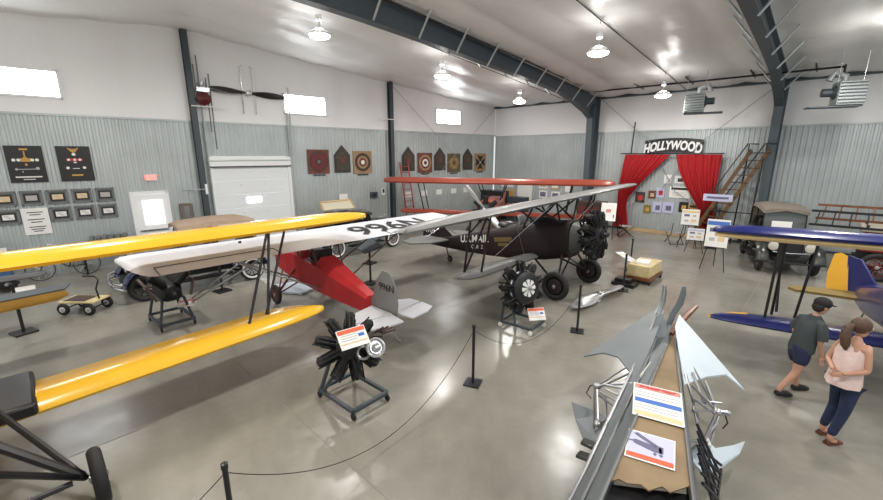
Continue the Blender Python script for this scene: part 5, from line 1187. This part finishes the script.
tt, uv, quad = lying('picture_placard', [(-.95, 3.44, 1.207), (-.57, 3.55, 1.207), (-.51, 3.17, 1.207), (-.86, 3.07, 1.207)], 'white bordered picture placard showing a violet airplane, lower one on the brown deck')
quad(.03, .04, .97, .96, LAVP, 'sky_picture', .003); quad(.03, .04, .97, .18, ORANGEP, 'caption_band', .006)
g = M()
def pp(pts, h=.008): g.prism([uv(a, b_, h) for a, b_ in pts], (0, 0, .002))
pp([(.12, .86), (.2, .92), (.66, .62), (.60, .55)]); pp([(.12, .62), (.18, .66), (.72, .56), (.74, .40), (.6, .38), (.16, .52)]); pp([(.66, .62), (.76, .60), (.76, .38), (.68, .38)]); pp([(.02, .6), (.13, .6), (.13, .57), (.02, .57)])
pp([(.56, .32), (.60, .36), (.64, .32), (.60, .26)]); pp([(.68, .32), (.72, .36), (.76, .32), (.72, .26)])
g.build('airplane_picture', PURP, tt, smooth=False)
tt = thing('side_poster', 'narrow white and blue poster leaning inside the left side panel of the dismantled frame', 'poster', (-1.33, 4.85, 1.0))
M().prism([(-1.20, 4.55, 1.02), (-1.21, 5.0, 1.04), (-1.225, 5.02, 1.16), (-1.215, 4.57, 1.15)][::-1], (.006, 0, .0)).build('sheet', PAPER, tt, smooth=False)
M().prism([(-1.193, 4.65, 1.04), (-1.203, 4.9, 1.05), (-1.214, 4.92, 1.12), (-1.206, 4.67, 1.12)][::-1], (.006, 0, .0)).build('print', BLUEP, tt, smooth=False)

# ================================================================= people
def skin_mesh(nodes, edges, sub=2):
    """nodes: list of (x, y, z, radius); the first is the root"""
    me = bpy.data.meshes.new('skin'); me.from_pydata([n[:3] for n in nodes], edges, []); o = bpy.data.objects.new('tmp_skin', me); COL.objects.link(o)
    sm = o.modifiers.new('skin', 'SKIN'); sm.use_smooth_shade = True
    o.modifiers.new('sub', 'SUBSURF').levels = sub
    for n, sv in zip(nodes, me.skin_vertices[0].data): r = n[3]; sv.radius = r if isinstance(r, tuple) else (r, r)
    me.skin_vertices[0].data[0].use_root = True
    dg = bpy.context.evaluated_depsgraph_get(); e = bpy.data.meshes.new_from_object(o.evaluated_get(dg))
    mm = M(); mm.add([v.co for v in e.vertices], [tuple(p.vertices) for p in e.polygons]); bpy.data.objects.remove(o); return mm
def garment(mm, rs, n=28, wob=.004):
    out = []
    for k, (x, y, z, a, b_) in enumerate(rs):
        out.append([(x + (a + wob * math.sin(5 * q + k)) * math.cos(q), y + (b_ + wob * math.sin(7 * q)) * math.sin(q), z) for q in (2 * PI * j / n for j in range(n))])
    return mm.rings(out)
def hand(mm, w, d, side, curl=.5, s_=1.):
    """palm and five fingers appended at the wrist w, pointing along d; side = thumb direction"""
    w, d, side = V(w), V(d).normalized(), V(side).normalized(); side = (side - d * side.dot(d)).normalized(); n = d.cross(side)
    mm.ell(w + d * .045 * s_, (.038 * s_, .016 * s_, .05 * s_), 12, 8, Mx((side, n, d)).transposed())
    for k, (o_, L) in enumerate(((.028, .062), (.010, .072), (-.009, .066), (-.027, .052))):
        p = w + d * .08 * s_ + side * o_ * s_; q = p + d * L * .5 * s_ + n * .01 * curl; r = q + (d * (1 - .5 * curl) + n * curl).normalized() * L * .5 * s_
        mm.tube([p - d * .02, p, q, r], [.0095, .009, .0085, .006], 6)
    p = w + d * .03 * s_ + side * .03 * s_; mm.tube([p, p + (side * .8 + d * .5) * .03, p + (side * .5 + d * .9) * .058], [.011, .0095, .007], 6)
def head(mm, c, fwd, r=1.):
    """head with brow, nose, jaw and ears appended to the body mesh"""
    c, f = V(c), V(fwd).normalized(); u = V((0, 0, 1)); s_ = u.cross(f).normalized(); u = f.cross(s_); R = Mx((f, s_, u)).transposed()
    mm.ell(c + u * .015, (.096 * r, .077 * r, .105 * r), 18, 14, R); mm.ell(c - u * .055 + f * .022, (.066 * r, .055 * r, .062 * r), 14, 10, R)
    mm.rings([[c + R @ V(p) for p in rr_] for rr_ in ([(.085, -.008, .03), (.085, .008, .03), (.08, .0, .035)], [(.115, -.016, -.012), (.115, .016, -.012), (.10, 0, .0)], [(.088, -.014, -.025), (.088, .014, -.025), (.085, 0, -.02)])])
    for k in (-1, 1): mm.ell(c + s_ * k * .078 * r - f * .005, (.018, .008, .03), 10, 6, R)
    return R
def face(t, c, R):
    c = V(c)
    for k in (-1, 1):
        e = M().ell(c + R @ V((.088, k * .030, .022)), (.008, .014, .008), 10, 6, R).build('eye', PAPER, t)
        M().ell(c + R @ V((.095, k * .030, .022)), (.004, .006, .006), 8, 6, R).build('iris', BLACK, e)
    M().ell(c + R @ V((.084, 0, -.050)), (.010, .024, .006), 10, 6, R).build('mouth', mat('lips', (.38, .10, .09), .5), t)

# boy or man in a black cap walking towards the blue airplane
t = thing('person', 'person in a black cap, dark grey t-shirt and navy shorts, striding', 'person', (.05, 7.72, 0), math.atan2(.69, .724), local=True)
nodes = [(.05, 0, .80, .12), (.075, 0, .93, (.13, .10)), (.11, 0, 1.08, (.145, .10)), (.14, 0, 1.2, (.10, .08)), (.165, 0, 1.27, .05), (.19, 0, 1.33, .047),
         (.05, .085, .74, .088), (.15, .09, .42, .056), (.155, .09, .36, .058), (.19, .10, .10, .036), (.22, .10, .05, .036), (.34, .105, .035, .03),
         (.03, -.085, .74, .088), (-.02, -.09, .43, .056), (-.05, -.09, .37, .058), (-.23, -.09, .14, .036), (-.22, -.09, .075, .036), (-.11, -.09, .045, .03),
         (.135, .165, 1.18, .048), (.08, .20, .95, .036), (.10, .17, .94, .034), (.24, .12, .80, .026),
         (.135, -.165, 1.18, .048), (.12, -.21, .95, .037), (.125, -.21, .93, .035), (.19, -.20, .72, .025)]
edges = [(0, 1), (1, 2), (2, 3), (3, 4), (4, 5), (0, 6), (6, 7), (7, 8), (8, 9), (9, 10), (10, 11), (0, 12), (12, 13), (13, 14), (14, 15), (15, 16), (16, 17), (3, 18), (18, 19), (19, 20), (20, 21), (3, 22), (22, 23), (23, 24), (24, 25)]
mm = skin_mesh(nodes, edges); hand(mm, (.19, -.20, .72), (.15, 0, -1), (1, 0, 0), .5, .9); hand(mm, (.24, .12, .80), (.6, -.1, -.8), (1, 0, 1), .6, .9)
hc = (.225, 0, 1.43); R = head(mm, hc, (1, -.05, -.25), .97); mm.build('body', SKIN, t); face(t, hc, R)
sh = M()
garment(sh, [(.055, 0, .74, .135, .175), (.06, 0, .80, .14, .178), (.08, 0, .92, .135, .165), (.10, 0, 1.05, .135, .17), (.125, 0, 1.16, .12, .175), (.145, 0, 1.225, .10, .155), (.16, 0, 1.268, .075, .10), (.168, 0, 1.30, .055, .06)])
for a in ((.145, .08, 1.215), (.135, .16, 1.19), (.115, .215, 1.07), (.105, .225, 1.0)), ((.145, -.08, 1.215), (.135, -.16, 1.19), (.13, -.21, 1.07), (.128, -.22, .99)): sh.tube(a, [.055, .068, .066, .062], 12)
sh.build('t_shirt', mat('dark_grey_green_cotton', (.045, .055, .058), .85), t)
so = skin_mesh([(.05, 0, .80, (.13, .15)), (.055, 0, .87, (.125, .15)), (.06, .085, .70, .108), (.13, .09, .50, .098), (.03, -.085, .70, .108), (.0, -.09, .50, .098)], [(0, 1), (0, 2), (2, 3), (0, 4), (4, 5)])
so.build('shorts', mat('navy_cotton', (.018, .024, .065), .85), t)
for y, a, h_ in ((.10, (.21, .07), 0), (-.09, (-.21, .085), .02)):
    q = M(); x0 = a[0]; q.rings([rr(x0 + dx, y, .05 + h_ * (1 - dx * 3) + dz, hw, hh, 12, .7) for dx, hw, hh, dz in ((-.06, .03, .035, .0), (-.03, .042, .05, .002), (.06, .045, .045, 0), (.14, .046, .036, -.01), (.19, .03, .022, -.02))]); q.build('shoe', mat('black_shoe', (.015, .013, .013), .6), t)
q = M(); R2 = Mx((V(R.col[0]), V(R.col[1]), V(R.col[2]))).transposed()
q.ell(V(hc) + R @ V((-.005, 0, .06)), (.115, .098, .088), 18, 10, R); q.rings([[V(hc) + R @ V((x, y * w_, .055 + z)) for x, y, z in ((.06, -.09, 0), (.06, .09, 0), (.11 + .1 * f, .06, -.005), (.13 + .1 * f, 0, 0), (.11 + .1 * f, -.06, -.005))] for f, w_ in ((0, 1),)] + [[V(hc) + R @ V((x, y, .065)) for x, y in ((.06, -.09), (.06, .09), (.16, .06), (.18, 0), (.16, -.06))]]); q.build('cap', mat('black_cap', (.012, .011, .012), .8), t)
q = M(); q.ell(V(hc) + R @ V((-.045, 0, -.005)), (.066, .085, .085), 14, 10, R); q.build('hair', mat('dark_hair', (.015, .010, .008), .7), t)

# woman in a pale top
t = thing('person', 'person with brown ponytail, pale pink sleeveless top and dark jeans', 'person', (.50, 6.74, 0), math.atan2(.69, .724) + .15, local=True)
nodes = [(.10, 0, .86, .115), (.10, 0, 1.0, (.105, .085)), (.09, 0, 1.2, (.125, .09)), (.085, 0, 1.32, (.095, .07)), (.095, 0, 1.39, .047), (.10, 0, 1.45, .043),
         (.11, .075, .80, .085), (.13, .08, .46, .056), (.12, .08, .42, .054), (.03, .09, .09, .034), (.04, .09, .05, .032), (.15, .10, .03, .026),
         (.09, -.075, .80, .085), (.05, -.085, .46, .056), (.04, -.085, .42, .054), (-.08, -.09, .09, .034), (-.07, -.09, .05, .032), (.04, -.10, .03, .026),
         (.08, .15, 1.31, .042), (.02, .20, 1.08, .033), (.0, .19, 1.06, .031), (-.13, .02, 1.0, .022),
         (.08, -.15, 1.31, .042), (.07, -.20, 1.08, .034), (.05, -.195, 1.06, .032), (-.16, -.11, 1.01, .022)]
mm = skin_mesh(nodes, edges); hand(mm, (-.16, -.11, 1.01), (-.9, .35, -.15), (0, .2, 1), .7, .88); hand(mm, (-.13, .02, 1.0), (-.6, -.8, -.1), (0, 0, 1), .7, .88)
hc = (.125, 0, 1.545); R = head(mm, hc, (1, -.25, -.22), .95); mm.build('body', SKIN, t); face(t, hc, R)
tp = M(); garment(tp, [(.045, 0, .80, .165, .175), (.05, 0, .83, .165, .175), (.06, 0, .95, .145, .16), (.07, 0, 1.10, .13, .155), (.08, 0, 1.22, .125, .16), (.085, 0, 1.30, .095, .135), (.09, 0, 1.345, .07, .10), (.095, 0, 1.37, .055, .075)], wob=.012)
tp.build('blouse', mat('pale_pink_cloth', (.72, .55, .50), .85, bump=.3, bscale=14), t)
jn = skin_mesh([(.10, 0, .86, (.12, .135)), (.11, .078, .78, .096), (.13, .08, .46, .066), (.12, .08, .42, .064), (.03, .09, .12, .048), (.09, -.078, .78, .096), (.05, -.085, .46, .066), (.04, -.085, .42, .064), (-.08, -.09, .12, .048)], [(0, 1), (1, 2), (2, 3), (3, 4), (0, 5), (5, 6), (6, 7), (7, 8)])
jn.build('jeans', mat('dark_denim', (.012, .022, .06), .85, noise=.3, nscale=12), t)
for x0, y in ((.04, .09), (-.07, -.09)):
    q = M(); q.prism([(x0 - .05, y - .035, .0), (x0 + .08, y - .045, .0), (x0 + .18, y - .03, .0), (x0 + .18, y + .03, .0), (x0 + .08, y + .045, .0), (x0 - .05, y + .035, .0)], (0, 0, .022)); q.tube([(x0 + .1, y - .045, .02), (x0 + .09, y, .06), (x0 + .1, y + .045, .02)], .01, 6); q.tube([(x0 - .04, y - .035, .02), (x0 - .05, y, .075), (x0 - .04, y + .035, .02)], .01, 6)
    q.build('sandal', mat('brown_leather', (.12, .045, .025), .5), t)
HB = mat('brown_hair', (.085, .045, .025), .55, noise=.3, nscale=30)
q = M(); q.ell(V(hc) + R @ V((-.022, 0, .03)), (.105, .092, .105), 18, 12, R); q.tube([V(hc) + R @ V((-.10, 0, .02)), V(hc) + R @ V((-.15, .0, -.03)), V(hc) + R @ V((-.15, -.01, -.14)), V(hc) + R @ V((-.12, -.03, -.25)), V(hc) + R @ V((-.10, -.04, -.31))], [.03, .045, .055, .045, .012], 10); q.build('hair', HB, t)

# ================================================================= camera, world, view
cam = bpy.data.cameras.new('camera'); co = bpy.data.objects.new('camera', cam); COL.objects.link(co); bpy.context.scene.camera = co
cam.sensor_width = 36; cam.lens = 402 / 883 * 36; cam.clip_end = 200
P = math.atan(95 / 402); YAW = math.radians(43.6)
fwd = V((-math.sin(YAW) * math.cos(P), math.cos(YAW) * math.cos(P), -math.sin(P)))
co.location = (0, 0, H); co.rotation_euler = fwd.to_track_quat('-Z', 'Y').to_euler()
wd = bpy.data.worlds.new('hall_light'); bpy.context.scene.world = wd; wd.use_nodes = True
wd.node_tree.nodes['Background'].inputs[0].default_value = (.92, .96, 1, 1); wd.node_tree.nodes['Background'].inputs[1].default_value = .62
vs = bpy.context.scene.view_settings; vs.view_transform = 'Standard'; vs.look = 'None'; vs.exposure = .52; vs.gamma = 1; vs.use_curve_mapping = False
